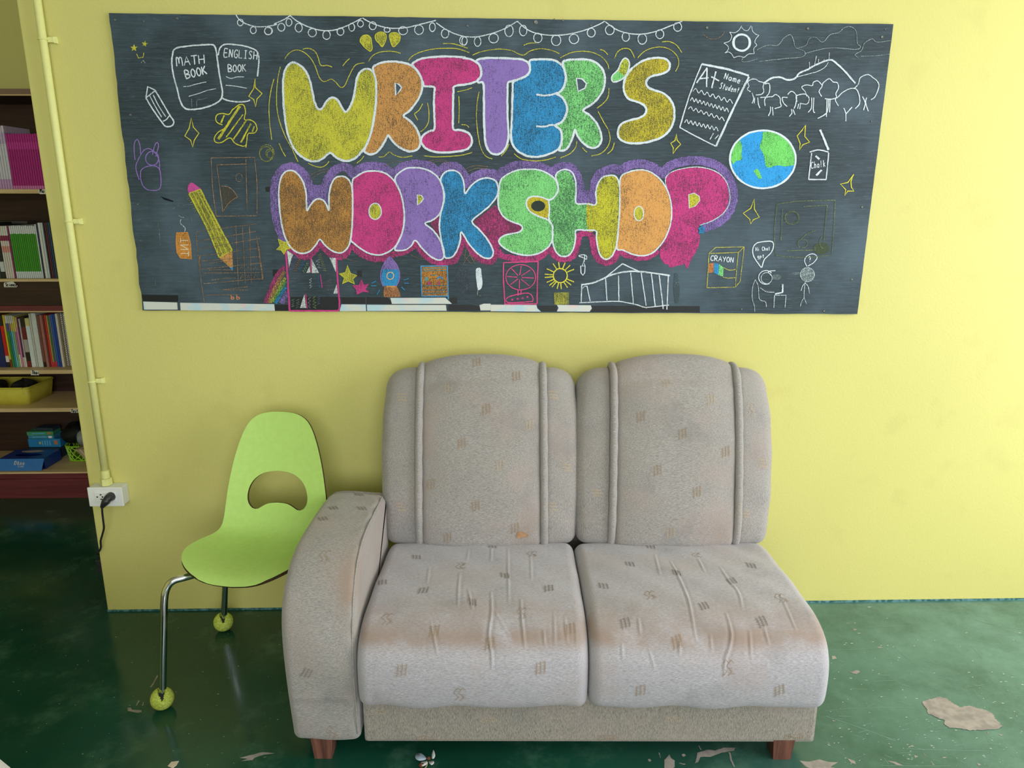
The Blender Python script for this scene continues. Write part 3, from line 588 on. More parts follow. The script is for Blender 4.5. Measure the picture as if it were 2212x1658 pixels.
for cs in (((800,745, 770,720, 785,690, 775,650, 810,625, 850,625, 880,645, 925,660, 920,700, 925,745, 900,770, 850,775), (815,755, 830,810, 815,855), (840,800, 835,855)),
           ((935,670, 975,665, 985,710, 975,760, 950,790), (870,800, 875,860, 890,900), (890,800, 960,795)),
           ((940,880, 935,820, 960,795, 1010,790, 1040,770, 1080,800, 1085,850, 1090,885, 1030,905), (990,885, 990,930, 970,975), (1010,890, 1015,970)),
           ((1155,800, 1105,800, 1115,850, 1150,885),(1155,770, 1190,740, 1225,760, 1240,800, 1230,870, 1215,905), (1190,910, 1195,950, 1170,980), (1205,910, 1225,965)),
           ((1245,840, 1235,790, 1275,770, 1330,770, 1360,810, 1340,860, 1270,855), (1260,860, 1250,905), (1280,850, 1270,910)),
           ((1320,740, 1290,700, 1330,680, 1390,685, 1400,655, 1440,640, 1475,670, 1485,690), (1320,740, 1340,790), (1385,800, 1380,900, 1350,940), (1405,800, 1400,920, 1415,945)),
           ((1480,790, 1455,740, 1480,700, 1495,660, 1550,620, 1590,650, 1630,660, 1640,710, 1615,760, 1620,800, 1570,815, 1510,810), (1530,820, 1525,985), (1560,820, 1555,940), (1545,820, 1530,940, 1440,1000)),
           ((1640,880, 1610,820, 1640,790, 1680,750, 1750,715, 1810,720, 1840,790, 1840,860, 1800,905), (1690,900, 1710,950, 1710,1025), (1770,890, 1712,955)),
           ((1795,710, 1830,670, 1850,610, 1920,580, 1970,610, 2015,650, 2025,700, 1990,790, 1950,820), (1870,790, 1895,850, 1880,920), (1910,800, 1900,850, 1925,930))):
    d = Draw()
    for c in cs: d.line(px(7, *c), WHITE, 2)
    d.put('chalk_tree')
d = Draw()
g = ell(0, 1647.5, 344, 71, 62.5, 44); d.fill(g, (60, 160, 230), .84)
d.fill(sm(px(7, 915,1130, 1010,1122, 1100,1160, 1180,1240, 1222,1340, 1230,1400), False) + px(8, 1042,60, 1036,122) + sm(px(8, 1036,122, 950,135, 870,125, 785,148, 752,120, 742,50), False) + sm(px(7, 932,1390, 925,1345, 890,1270, 915,1190), False), (122, 214, 112), .74, .0011)
d.fill(px(7, 612,1400, 620,1320, 650,1250, 700,1205, 722,1260, 715,1340, 722,1390) + px(8, 528,50, 500,75, 460,80, 428,118, 408,60), (122, 214, 112), .74, .0011)
d.fill(px(8, 632,180, 670,155, 695,190, 718,250, 690,262, 662,225), (122, 214, 112), .74, .0011)
d.line(g, WHITE, 4, .9, True, False); d.put('chalk_globe', 'blue and green chalk globe')
d = Draw()
d.line(px(7, 1465,1105, 1500,1190, 1545,1300), WHITE, 4.2); d.line(px(7, 1365,1320, 1450,1300, 1545,1320), WHITE, 2.6)
for c in ((1210,0, 1180,265), (1180,265, 1355,265), (1355,265, 1380,0)): d.line(px(8, *c), WHITE, 2.4)
d.line(px(8, 1250,30, 1288,64), WHITE, 4); d.line(px(8, 1255,225, 1310,170), WHITE, 4); d.text('Chalk', *px(8, 1205,158)[0], 14, 6.6, -9, w=1.5, slant=.15)
d.put('chalk_box', 'white chalk box with an open lid lettered Chalk')
d = Draw()
for c in ((190,1000, 480,990), (480,990, 450,1335), (450,1335, 170,1340), (170,1340, 190,1000), (190,1000, 255,940), (255,940, 540,935), (540,935, 480,990), (540,935, 500,1275), (500,1275, 450,1335), (335,1140, 390,1165, 455,1158), (330,1235, 380,1245, 450,1238)): d.line(px(8, *c), (196, 190, 96), 1.8, .65)
d.fill(px(8, 190,1100, 240,1095, 235,1190, 185,1190), (204, 130, 80), .75); d.fill(px(8, 240,1095, 290,1105, 285,1215, 238,1190), BLUE, .8); d.fill(px(8, 290,1105, 335,1140, 330,1230, 285,1215), GREEN, .75)
d.text('CRAYON', *px(8, 205,1070)[0], 11, 8.6, 5, w=1.8); d.put('chalk_crayon_box', 'yellow chalk crayon box lettered CRAYON')
d = Draw()
d.line(px(8, 710,1140, 640,1040, 625,960, 660,900, 750,880, 820,885, 830,940, 800,1000, 740,1060, 715,1140), WHITE, 2.2)
d.text('Hi Chat', *px(8, 655,975)[0], 8, 4.6, -3, w=1.4); d.text('gpt', *px(8, 670,1045)[0], 8, 5.4, 0, w=1.4)
d.line(ell(8, 755, 1238, 72, 68, a0=60, a1=330), WHITE, 1.8); d.line(ell(8, 762, 1245, 55, 55), WHITE, 1.3, .7, True, False); d.line(px(8, 850,1170, 780,1180, 810,1220), WHITE, 1.6)
for c in ((650,1260, 622,1340, 620,1450, 640,1520, 645,1580), (650,1260, 680,1330, 690,1450, 750,1480, 760,1530), (700,1340, 760,1380, 840,1385), (835,1540, 840,1415), (840,1415, 955,1415), (955,1415, 945,1540)): d.line(px(8, *c), WHITE, 1.4, .65)
d.line(px(8, 922,1305, 920,1385), WHITE, 3.4); d.line(px(8, 925,1385, 845,1402), WHITE, 2.6); d.fill(ell(8, 860, 1235, 50, 30), (160, 178, 184), .35, .0004)
d.put('chalk_figure', 'white chalk figure at a laptop under a speech bubble')
d = Draw()
d.line(px(8, 1165,1130, 1140,1070, 1170,1020, 1230,1005, 1265,1040, 1230,1090, 1175,1125), WHITE, 1.8); d.text('?', *px(8, 1180,1085)[0], 12, 7, 0, w=1.6)
d.fill(ell(8, 1168, 1210, 68, 68), (176, 192, 196), .5, .0004); d.line(ell(8, 1168, 1210, 70, 70), WHITE, 1.4, .6, True, False); d.fill(ell(8, 1060, 1198, 50, 14), (160, 178, 184), .35, .0004)
for c in ((1145,1280, 1138,1360, 1135,1440), (1145,1290, 1120,1325, 1105,1370), (1145,1290, 1175,1330, 1190,1400), (1135,1440, 1110,1480, 1098,1525), (1135,1440, 1160,1500)): d.line(px(8, *c), WHITE, 1.4, .65)
d.put('chalk_figure', 'white chalk stick figure with a question mark bubble')
d = Draw()
FG = (150, 166, 110)
for c in ((865,510, 1100,480, 1445,470), (1445,470, 1430,760, 1410,1010), (865,510, 840,800, 855,1020), (855,1020, 1100,1040, 1390,1020), (920,560, 905,870), (1130,535, 1365,520), (1365,520, 1330,870), (1080,880, 1170,800, 1250,775), (960,975, 1250,965)): d.line(px(8, *c), FG, 1.4, .5)
d.line(ell(8, 1015, 645, 70, 66), FG, 1.4, .5, True, False); d.line(ell(8, 1015, 645, 58, 56), FG, 1, .4, True, False); d.line(ell(8, 1120, 900, 50, 42), FG, 1.2, .5, True, False); d.line(ell(8, 1330, 890, 40, 60, a0=90, a1=270), FG, 1.4, .5)
d.fill(ell(8, 1310, 950, 80, 60), (124, 138, 86), .3, .0004)
d.put('chalk_picture_frame', 'faint yellow-green chalk picture frame')

# ---- row of small drawings along the bottom
d = Draw()
for c in ((425,20, 445,300, 470,700, 485,960), (1230,120, 1245,400, 1265,650, 1280,880, 1265,955), (485,965, 1270,965)): d.line(px(9, *c), PINK, 3.6, .85)
for c in ((440,0, 540,70, 510,150, 475,280), (1120,120, 1225,125, 1220,350), (750,360, 805,250, 815,360), (835,140, 955,365, 840,365), (1180,690, 1235,540, 1250,690), (650,920, 720,700, 750,920)): d.fill(px(9, *c), (214, 222, 224), .7)
d.line(px(9, 825,130, 825,360), PINK, 2.4); d.line(px(9, 975,390, 1005,600), PINK, 2.2); d.line(px(9, 740,700, 765,930), PINK, 1.8)
for a, b, w, c, n in (((500,320), (575,110), 11, PURP, 16), ((575,330), (650,140), 8, (200, 120, 70), 12), ((630,320), (710,180), 8, BLUE, 12), ((960,60), (1045,330), 7, (200, 196, 70), 16), ((945,400), (965,600), 5, BLUE, 12), ((1080,480), (1120,640), 18, (150, 130, 130), 12), ((780,200), (700,350), 6, (150, 190, 130), 8), ((930,150), (960,290), 7, WHITE, 6), ((820,450), (825,600), 5, WHITE, 7), ((540,780), (540,900), 6, (130, 170, 150), 7), ((620,780), (610,920), 7, (140, 160, 160), 7), ((870,740), (890,930), 7, (150, 180, 110), 8), ((950,740), (950,860), 6, (100, 120, 160), 7), ((800,750), (800,920), 6, (160, 150, 160), 6), ((540,400), (640,470), 9, (130, 120, 140), 6)):
    d.hatch(px(9, *a)[0], px(9, *b)[0], w, c, n, 1.3, .6)
d.put('chalk_tall_panel', 'pink chalk panel filled with triangles and zigzags')
d = Draw()
for q, c, w in (((405,265, 330,350, 250,470, 170,660, 105,840), PINK, 9), ((412,340, 350,420, 275,560, 205,700, 150,840), ORAN, 7), ((420,440, 360,520, 295,640, 240,740, 190,840), (190, 200, 80), 6), ((425,500, 370,590, 300,700, 225,830), (110, 180, 100), 5), ((430,590, 380,650, 330,730, 262,850), BLUE, 7), ((440,660, 410,740, 350,850), PURP, 10)): d.line(px(9, *q), c, w, .55, lift=.0006)
d.put('chalk_rainbow', 'chalk rainbow arc')
for r, q, c in ((9, (1405,240, 1455,370, 1555,405, 1490,460, 1525,540, 1420,490, 1325,535, 1360,440, 1275,375, 1375,355), YEL), (9, (1630,470, 1665,560, 1740,535, 1690,620, 1745,665, 1650,655, 1560,700, 1550,620, 1490,565, 1590,560), PINK), (8, (120,715, 130,745, 148,750, 135,770, 138,800, 110,790, 90,800, 100,770, 85,750, 110,742), BLUE), (5, (135,805, 190,835, 240,830, 215,870, 275,885, 210,905, 190,950, 165,910, 120,905, 155,870), YEL)):
    d = Draw(); q = px(r, *q); d.fill(q, c, .68, .0018); d.line(q, c, 1.8, .9, True, False, .0021)
    d.put('chalk_star', {YEL: 'yellow', PINK: 'pink', BLUE: 'small blue'}[c] + ' chalk star')
d = Draw()
d.fill(px(5, 1180,975, 1240,1040, 1265,1090, 1115,1090, 1130,1030), PURP, .72); d.fill(px(5, 1115,1090, 1265,1090, 1268,1170, 1240,1245, 1120,1245, 1098,1170), BLUE, .74)
d.line(px(5, 1180,970, 1240,1040, 1268,1110, 1270,1180, 1240,1250), PURP, 2.2); d.line(px(5, 1180,970, 1130,1030, 1100,1110, 1095,1180, 1120,1250), PURP, 2.2)
d.line(ell(5, 1185, 1150, 32, 34), (214, 190, 150), 2, .8, True, False); d.fill(px(5, 1128,1248, 1245,1250, 1270,1300, 1283,1350, 1125,1350, 1120,1300), (186, 128, 84), .62); d.line(px(5, 1150,1250, 1235,1252), ORAN, 3)
for c in ((1010,1220, 1050,1200), (1005,1245, 1055,1245), (1085,1280, 1060,1325), (1310,1190, 1360,1175), (1315,1220, 1360,1220), (1290,1255, 1320,1285)): d.line(px(5, *c), BLUE, 1.6)
d.put('chalk_rocket', 'purple and blue chalk rocket')
d = Draw()
d.fill(px(5, 1480,1070, 1715,1065, 1722,1340, 1485,1340), (206, 140, 62), .62)
for c in ((1470,1060, 1720,1058), (1720,1058, 1728,1370), (1472,1060, 1480,1340), (1480,1340, 1728,1340)): d.line(px(5, *c), (90, 160, 210), 2.2)
for c in ((1485,1085, 1715,1078), (1485,1105, 1715,1100), (1490,1245, 1715,1240), (1490,1285, 1710,1285), (1490,1312, 1715,1310), (1560,1145, 1625,1142)): d.line(px(5, *c), (110, 160, 170), 2, .6)
d.fill(ell(5, 1525, 1180, 18, 22), (110, 160, 160), .7, .0011); d.line(ell(5, 1650, 1185, 26, 22, a0=180, a1=360), BLUE, 3); d.fill(ell(5, 1548, 1222, 14, 16), PINK, .7, .0011); d.fill(ell(5, 1640, 1218, 12, 18), (190, 90, 130), .7, .0011)
d.put('chalk_poster', 'small orange chalk poster edged in blue')
d = Draw(); d.fill(sm(px(5, 1990,1085, 2030,1080, 2040,1140, 2048,1220, 2035,1270, 2005,1280, 1992,1200, 1986,1140), True), WHITE, .85); d.line(px(5, 2005,1280, 2000,1330), WHITE, 1, .5)
d.put('chalk_smear', 'thick white chalk smear')
d = Draw()
for c in ((115,970, 420,960), (420,960, 412,1150, 410,1330), (115,970, 112,1100, 125,1335), (120,1337, 410,1335), (240,1210, 242,1262), (268,1210, 268,1255)): d.line(px(6, *c), (220, 84, 140), 2.6)
d.line(ell(6, 265, 1100, 132, 112), (220, 84, 140), 2, .8, True, False)
for k in range(8):
    a = math.radians(45 * k + 4); d.line(px(6, 255 + 20 * math.cos(a), 1100 + 20 * math.sin(a), 262 + 118 * math.cos(a), 1100 + 100 * math.sin(a)), (220, 84, 140), 2)
d.line(px(6, 150,1278, 250,1248, 330,1240, 365,1265, 372,1305, 340,1315, 155,1322), (220, 84, 140), 2.2, closed=True)
for q in ((190,1298), (238,1290), (282,1284), (324,1274)): d.fill(ell(6, *q, 10, 9), PINK, .8)
d.put('chalk_fan', 'pink chalk desk fan')
d = Draw()
d.line(ell(6, 615, 1085, 62, 62), (222, 214, 76), 2.4, .9, True, False)
for a in (-118, -96, -72, -50, -28, 28, 45, 62, 86, 102, 122, 134, 150, 172, 186, 210): 
    t = math.radians(a); d.line(px(6, 615 + 68 * math.cos(t), 1085 + 66 * math.sin(t), 615 + 138 * math.cos(t), 1085 + 120 * math.sin(t)), (222, 214, 76), 2.2)
d.put('chalk_sun', 'yellow chalk sun with long rays')
d = Draw(); d.fill(px(6, 560,1235, 690,1232, 692,1340, 565,1342), (190, 188, 80), .55); d.hatch(px(6, 562,1290)[0], px(6, 690,1290)[0], 24, (200, 200, 90), 22, 1.2, .6); d.put('chalk_square', 'small yellow chalk square')
d = Draw(); d.line(px(6, 780,912, 800,903, 830,902, 848,915, 845,940, 815,925), WHITE, 2, closed=True); d.line(px(6, 832,905, 825,965), WHITE, 2); d.line(px(6, 808,1000, 820,965, 835,1000), WHITE, 1.8, smooth=False); d.line(px(6, 795,1000, 835,1000, 832,1060, 815,1082, 798,1060), WHITE, 2.1, closed=True, smooth=False); d.put('chalk_hammer', 'small white chalk hammer')
d = Draw()
d.line(px(6, 800,1165, 900,1150, 1000,1110, 1050,1085, 1165,1055, 1300,1048, 1450,1065, 1585,1085), WHITE, 3.2); d.line(px(6, 1010,1105, 1165,980), WHITE, 2.4); d.line(px(6, 1165,980, 1310,1048), WHITE, 2.6)
for c in ((805,1170, 800,1325), (850,1175, 880,1310), (1015,1100, 1028,1305), (1130,1085, 1133,1310), (1238,1060, 1262,1340), (1330,1060, 1375,1350), (1420,1060, 1455,1360), (1490,1080, 1525,1380), (1570,1090, 1558,1385)): d.line(px(6, *c), WHITE, 2.4, .75)
d.line(px(6, 785,1325, 1000,1315, 1150,1315, 1300,1345, 1375,1365, 1575,1345), WHITE, 2.2); d.line(px(6, 810,1200, 830,1180, 850,1180), WHITE, 1.4)
d.put('chalk_greenhouse', 'white chalk greenhouse')
d = Draw(); d.fill(px(6, 1625,1065, 1655,1065, 1672,1200, 1665,1330, 1630,1330, 1615,1200), (120, 138, 150), .4); d.fill(px(5, 1790,1080, 1890,1075, 1940,1250, 1860,1330, 1800,1250), (98, 104, 120), .45, .0004); d.put('chalk_smear', 'faint grey chalk smear')

# ---- torn tape along the lower edge, and fixings
M_TAPE = NT('stained_white_tape')
_c = M_TAPE.mix(M_TAPE.ramp(M_TAPE.noise(22, 3), .46, .66), L(206, 210, 204), L(178, 208, 220))
_c = M_TAPE.mix(M_TAPE.math('MULTIPLY', M_TAPE.ramp(M_TAPE.noise(17, 2, M_TAPE.co((1, 1, 1), (1, 2, 3))), .58, .68), .6), _c, L(226, 190, 196)); M_TAPE = M_TAPE.fin(_c, .5)
M_BLK = plain(L(20, 25, 28), .5, .4)
def strip(name, reg, c, mat, lift):
    ring = [bp(x, y, lift) for x, y in px(reg, *c)]; n = len(ring)
    back = [Vector((p.x, BY - .00005, p.z)) for p in ring]
    tri = [tuple(t) for t in tessellate_polygon([[Vector((p.x, p.z, 0)) for p in ring]])]
    link_mesh(name, ring + back, tri + [(i, i + n, (i + 1) % n + n, (i + 1) % n) for i in range(n)], mat, board)
for r, c in ((2, (215,1410, 575,1415, 575,1480, 225,1475)), (9, (250,868, 480,868, 480,965, 255,968)), (9, (500,742, 1290,742, 1300,870, 1270,958, 500,958)), (9, (1300,748, 1690,750, 1695,855, 1310,855)), (9, (1705,748, 2040,752, 2090,800, 2115,855, 1705,855)), (5, (1725,1358, 1810,1352, 1810,1412, 1765,1412)), (5, (1730,1422, 1960,1422, 2030,1445, 2028,1478, 1730,1478)), (6, (410,1352, 590,1350, 585,1402, 440,1402)), (6, (885,1352, 1850,1355, 1850,1412, 880,1408)), (2, (1440,340, 1500,335, 1505,390, 1445,385)), (9, (215,310, 300,310, 270,400, 215,420)), (9, (1555,325, 1635,320, 1640,430, 1560,425))):
    strip('black_patch', r, c, M_BLK, .0003)
for r, c in ((2, (228,1478, 565,1488, 570,1558, 236,1558)), (2, (595,1490, 1530,1504, 1537,1570, 600,1565)), (9, (1310,862, 1695,866, 1702,970, 1280,970, 1300,900)), (5, (965,1422, 1705,1424, 1712,1478, 968,1480)), (5, (1185,1358, 1700,1356, 1762,1414, 1200,1414)), (5, (2020,1425, 2060,1412, 2124,1412, 2124,1475, 2030,1475)), (6, (0,1342, 405,1345, 412,1375, 445,1404, 0,1400)), (6, (585,1344, 885,1348, 895,1375, 875,1404, 585,1402, 600,1370))):
    strip('torn_tape', r, c, M_TAPE, .0007)
M_SCR = plain(L(120, 118, 112), .45, .5, .6)
for x, y, r in ((249,43,2.2), (311,46,1.8), (383,40,2.2), (566,45,1.6), (1010,56,2.4), (1157,48,4.5), (1197,42,2), (1216,44,2.4), (1277,55,2.2), (1527,60,3), (1745,62,2.8), (1912,64,1.6), (1905,80,3), (282,248,2.4), (298,441,2), (1882,262,1.8), (1862,447,2.6), (1840,603,2.4), (1602,667,2.2), (1780,671,2.4), (1037,638,2), (1396,664,3), (801,49,1.8)):
    c = bp(x, y); rr = r * .0014
    MB().lathe([(0, 0), (rr, 0), (rr, .0012), (rr * .75, .002), (rr * .3, .0015), (0, .0015)], Matrix.Translation(c) @ Matrix.Rotation(math.pi / 2, 4, 'X'), 10).out('screw', M_SCR, board)

# ------------------------------------------------------------------ sofa
SO = Vector((.15, -.45, 0)); SRZ = math.radians(-1.5)
sofa = thing('sofa', SO, 'worn grey-beige fabric two-seat sofa with one arm, against the yellow wall', 'sofa', rz=SRZ)
SM = Matrix.Translation(SO) @ Matrix.Rotation(SRZ, 4, 'Z')
SMI = SM.inverted()
surf = []            # (object, BVH in world space) for the stitched motifs
def loopnorm(lp):    # outward normals of a closed (y,z) loop, counter-clockwise seen from +x
    n = len(lp); out = []
    for i in range(n):
        t = lp[(i + 1) % n] - lp[i - 1]; t.normalize(); out.append(Vector((t.y, -t.x)))
    return out
def area2(lp): return sum(lp[i].x * lp[(i + 1) % len(lp)].y - lp[(i + 1) % len(lp)].x * lp[i].y for i in range(len(lp)))
def sweep(prof, x0, x1, r, nx, deform=None, npts=100, edge=7):
    """closed (y,z) outline swept along x with rounded ends of radius r"""
    lp = [Vector((p.x, p.y)) for p in resample([Vector((a, b, 0)) for a, b in prof], npts, True)]
    if area2(lp) < 0: lp.reverse()
    nn = loopnorm(lp)
    st = []
    for i in range(edge):
        a = math.pi / 2 * i / edge; st.append((x0 + r * (1 - math.sin(a)) if False else x0 + r * (1 - math.cos(math.pi / 2 - a)) * 0 + x0 * 0 + (r - r * math.cos(a)), r - r * math.sin(a)))
    st = [(x0 + r - r * math.cos(math.pi / 2 * i / edge), r - r * math.sin(math.pi / 2 * i / edge)) for i in range(edge)]
    st += [(x0 + r + (x1 - x0 - 2 * r) * i / nx, 0) for i in range(nx + 1)]
    st += [(x1 - (a - x0), b) for a, b in reversed(st[:edge])]
    loops = []
    for x, ins in st:
        q = []
        for p, n in zip(lp, nn):
            v = Vector((x, p.x - n.x * ins, p.y - n.y * ins))
            if deform: v = deform(v, (x - x0) / (x1 - x0))
            q.append(v)
        loops.append(q)
    return loops
def smooth_prof(pts): 
    q = catmull([Vector((a, b, 0)) for a, b in pts], n=10, closed=True); return [(v.x, v.y) for v in q]
def sofa_part(name, mb, mat, smooth=True, parent=None, keep=True, label=None, wear=None):
    o = mb.out(name, mat, parent or sofa, smooth)
    if label: o['label'] = label
    if wear:
        at = o.data.attributes.new('wear', 'FLOAT', 'POINT'); at.data.foreach_set('value', [wear(v) for v in mb.v])
    if keep: surf.append((o, BVHTree.FromPolygons([SM @ v for v in mb.v], mb.f)))
    return o
g = lambda t, c, w: math.exp(-((t - c) / w) ** 2)

# base, front rail, back frame
b = MB().box((-.505, -.345, .059), (.722, .30, .215), .010); sofa_part('seat_base', b, M_FABR, False)
b = MB().box((-.50, .30, .10), (.70, .37, .80), .02); sofa_part('back_frame', b, M_FABV, False)
# legs
for lx, ly in ((-.622, -.315), (.640, -.315), (-.60, .28), (.63, .28)):
    t, u = .030, .024
    b = MB().hexa([(lx - u, ly - u, 0), (lx + u, ly - u, 0), (lx + u, ly + u, 0), (lx - u, ly + u, 0), (lx - t, ly - t, .075), (lx + t, ly - t, .075), (lx + t, ly + t, .075), (lx - t, ly + t, .075)])
    sofa_part('leg', b, M_LEG, False, keep=False)
# arm
arm = [(.17, .068), (.20, .10), (.20, .52), (.185, .555), (.15, .57), (.03, .578), (-.08, .58), (-.17, .575), (-.235, .555), (-.29, .515), (-.33, .455), (-.356, .375), (-.365, .29), (-.36, .19), (-.352, .10), (-.348, .075), (-.33, .066), (-.20, .064), (0, .064)]
def arm_d(v, u):
    if v.z > .2:
        c = 4 * u * (1 - u); v = v + Vector((0, -.008 * c * (1 if v.y < -.1 else 0), .006 * c * (1 if v.z > .5 else 0)))
    w = .0022 * math.sin(v.z * 70 + v.y * 60) * g(u, .93, .1) + .0018 * math.sin(v.z * 23 + u * 5)
    bulge = .012 * g(v.y, -.28, .12) * g(v.z, .42, .16)
    return v + Vector((-bulge * (1 - u) + bulge * .3 * u, w, w))
b = MB().loft(sweep(smooth_prof(arm), -.699, -.513, .022, 26, arm_d, 170)); 
ARMO = sofa_part('arm', b, M_FAB, True, wear=lambda v: .75 * g(v.x, -.53, .03) * g(v.z, .48, .09) + .35 * g(v.z, .53, .05) * g(v.x, -.56, .05))
# stitched seam along the arm's outer front edge
b = MB().tube([(-.519, y, z) for y, z in catmull([Vector((a, c, 0)) for a, c in ((.15, .571), (-.08, .582), (-.17, .578), (-.235, .559), (-.29, .52), (-.33, .46), (-.357, .375), (-.366, .29), (-.36, .19), (-.352, .09))], n=6) and [(p.x, p.y) for p in catmull([Vector((a, c, 0)) for a, c in ((.15, .568), (-.08, .578), (-.17, .573), (-.233, .554), (-.287, .515), (-.327, .455), (-.353, .375), (-.362, .29), (-.357, .19), (-.35, .09))], n=6)]], .0022, 6); sofa_part('seam', b, M_FAB, True, ARMO, keep=False)

# seat cushions
seat = [(.19, .215), (.19, .36), (.17, .395), (.12, .405), (0, .412), (-.12, .418), (-.24, .418), (-.31, .408), (-.36, .385), (-.388, .345), (-.397, .30), (-.396, .25), (-.39, .215), (-.375, .198), (-.35, .194), (-.2, .20), (0, .20)]
CRE = {0: (760, 1150, 3.263, [((545,240, 530,360), .8), ((760,280, 750,400, 748,520), 1.2), ((985,100, 980,200), 1), ((980,420, 985,560, 965,720, 985,860, 985,960), 2.0), ((1100,110, 1102,300, 1105,500), 1), ((1190,470, 1198,600, 1208,700, 1218,810), 1.7), ((1260,160, 1265,330), .8), ((555,640, 575,720, 600,850), 1.3), ((1350,680, 1360,800), 1.2), ((1425,560, 1430,800), 1), ((1500,590, 1520,780), 1.1), ((820,400, 850,540), 1.5), ((822,120, 810,200), .7), ((1580,690, 1582,790), .8), ((860,440, 720,480, 600,440), .6), ((1000,540, 1120,740), .6)]),
       1: (1230, 1150, 3.263, [((710,200, 760,290, 830,450, 860,570, 890,760), 1.5), ((905,180, 955,280), 1.1), ((1060,240, 1120,330, 1190,420, 1220,540), 1.3), ((1105,570, 1140,700, 1130,800, 1100,890, 1090,1010), 2.1), ((1270,690, 1280,880), 1.4), ((1370,660, 1405,790), 1.3), ((995,720, 1000,830), 1.1), ((485,600, 500,720), 1.3), ((370,780, 375,900), 1.2), ((780,760, 775,860), 1.5), ((600,150, 640,300), 1), ((1480,420, 1560,600, 1600,700), 1), ((1500,610, 1740,625), .8), ((1280,650, 1760,690), .8), ((200,440, 420,500), .8), ((560,820, 600,960), .9)])}
def make_seat(i, x0, x1):
    def d(v, u):
        c = 4 * u * (1 - u)
        if v.z > .33: v = v + Vector((0, 0, .012 * c * g(v.y, -.1, .3) - .004 * g(v.y, -.12, .12) * g(u, .5, .25)))
        fr = max(0, min(1, (-.30 - v.y) / .08))
        v = v + Vector((0, -.010 * c * fr * g(v.z, .29, .1), .004 * math.sin(u * 17 + i * 2) * fr * g(v.z, .195, .03)))
        return v + Vector((0, 0, .0015 * math.sin(v.x * 40 + v.y * 33 + i)))
    b = MB().loft(sweep(smooth_prof(seat), x0, x1, .03, 190, d, 420))
    V = np.array([tuple(SM @ v) for v in b.v]); bv = BVHTree.FromPolygons([SM @ v for v in b.v], b.f)
    ox, oy, s, cs = CRE[i]
    N = np.zeros_like(V); F = np.array([f for f in b.f if len(f) == 4])
    fn = np.cross(V[F[:, 2]] - V[F[:, 0]], V[F[:, 3]] - V[F[:, 1]])
    for k in range(4): np.add.at(N, F[:, k], fn)
    N /= np.linalg.norm(N, axis=1)[:, None] + 1e-12
    ctr = V.mean(0)
    if np.sum((V - ctr) * N) < 0: N = -N
    D = np.zeros(len(V))
    for c, hgt in cs:
        q = sm([(ox + c[j] / s, oy + c[j + 1] / s) for j in range(0, len(c), 2)], False, 6); P = []
        for x, y in q:
            h = bv.ray_cast(EYEP, ray(x, y).normalized())[0]
            if h: P.append(h)
        m = np.full(len(V), 1e9); best = np.zeros(len(V)); T = len(P)
        for a in range(T - 1):
            A, Bq = np.array(P[a]), np.array(P[a + 1]); ab = Bq - A; L2 = ab @ ab + 1e-12
            t = np.clip(((V - A) @ ab) / L2, 0, 1); dd = np.linalg.norm(V - (A + t[:, None] * ab), axis=1)
            up = dd < m; best[up] = ((a + t) / (T - 1))[up]; m = np.minimum(m, dd)
        taper = np.sin(np.pi * np.clip(best, .04, .96)) ** .5
        D += hgt * taper * (.0015 * np.exp(-(m / .0024) ** 2) - .0007 * np.exp(-((m - .007) / .004) ** 2))
    # the loose front hem ripples
    V2 = V + N * D[:, None]
    b.v = [SMI @ Vector(p) for p in V2]
    return sofa_part('seat_cushion', b, M_FABS, True, wear=lambda v: .8 * g(v.z, .390, .020) * (1 if v.y < -.27 else 0) + .35 * g(v.y, -.27, .05) * (1 if v.z > .38 else 0))
make_seat(0, -.506, .0975); make_seat(1, .1005, .724)

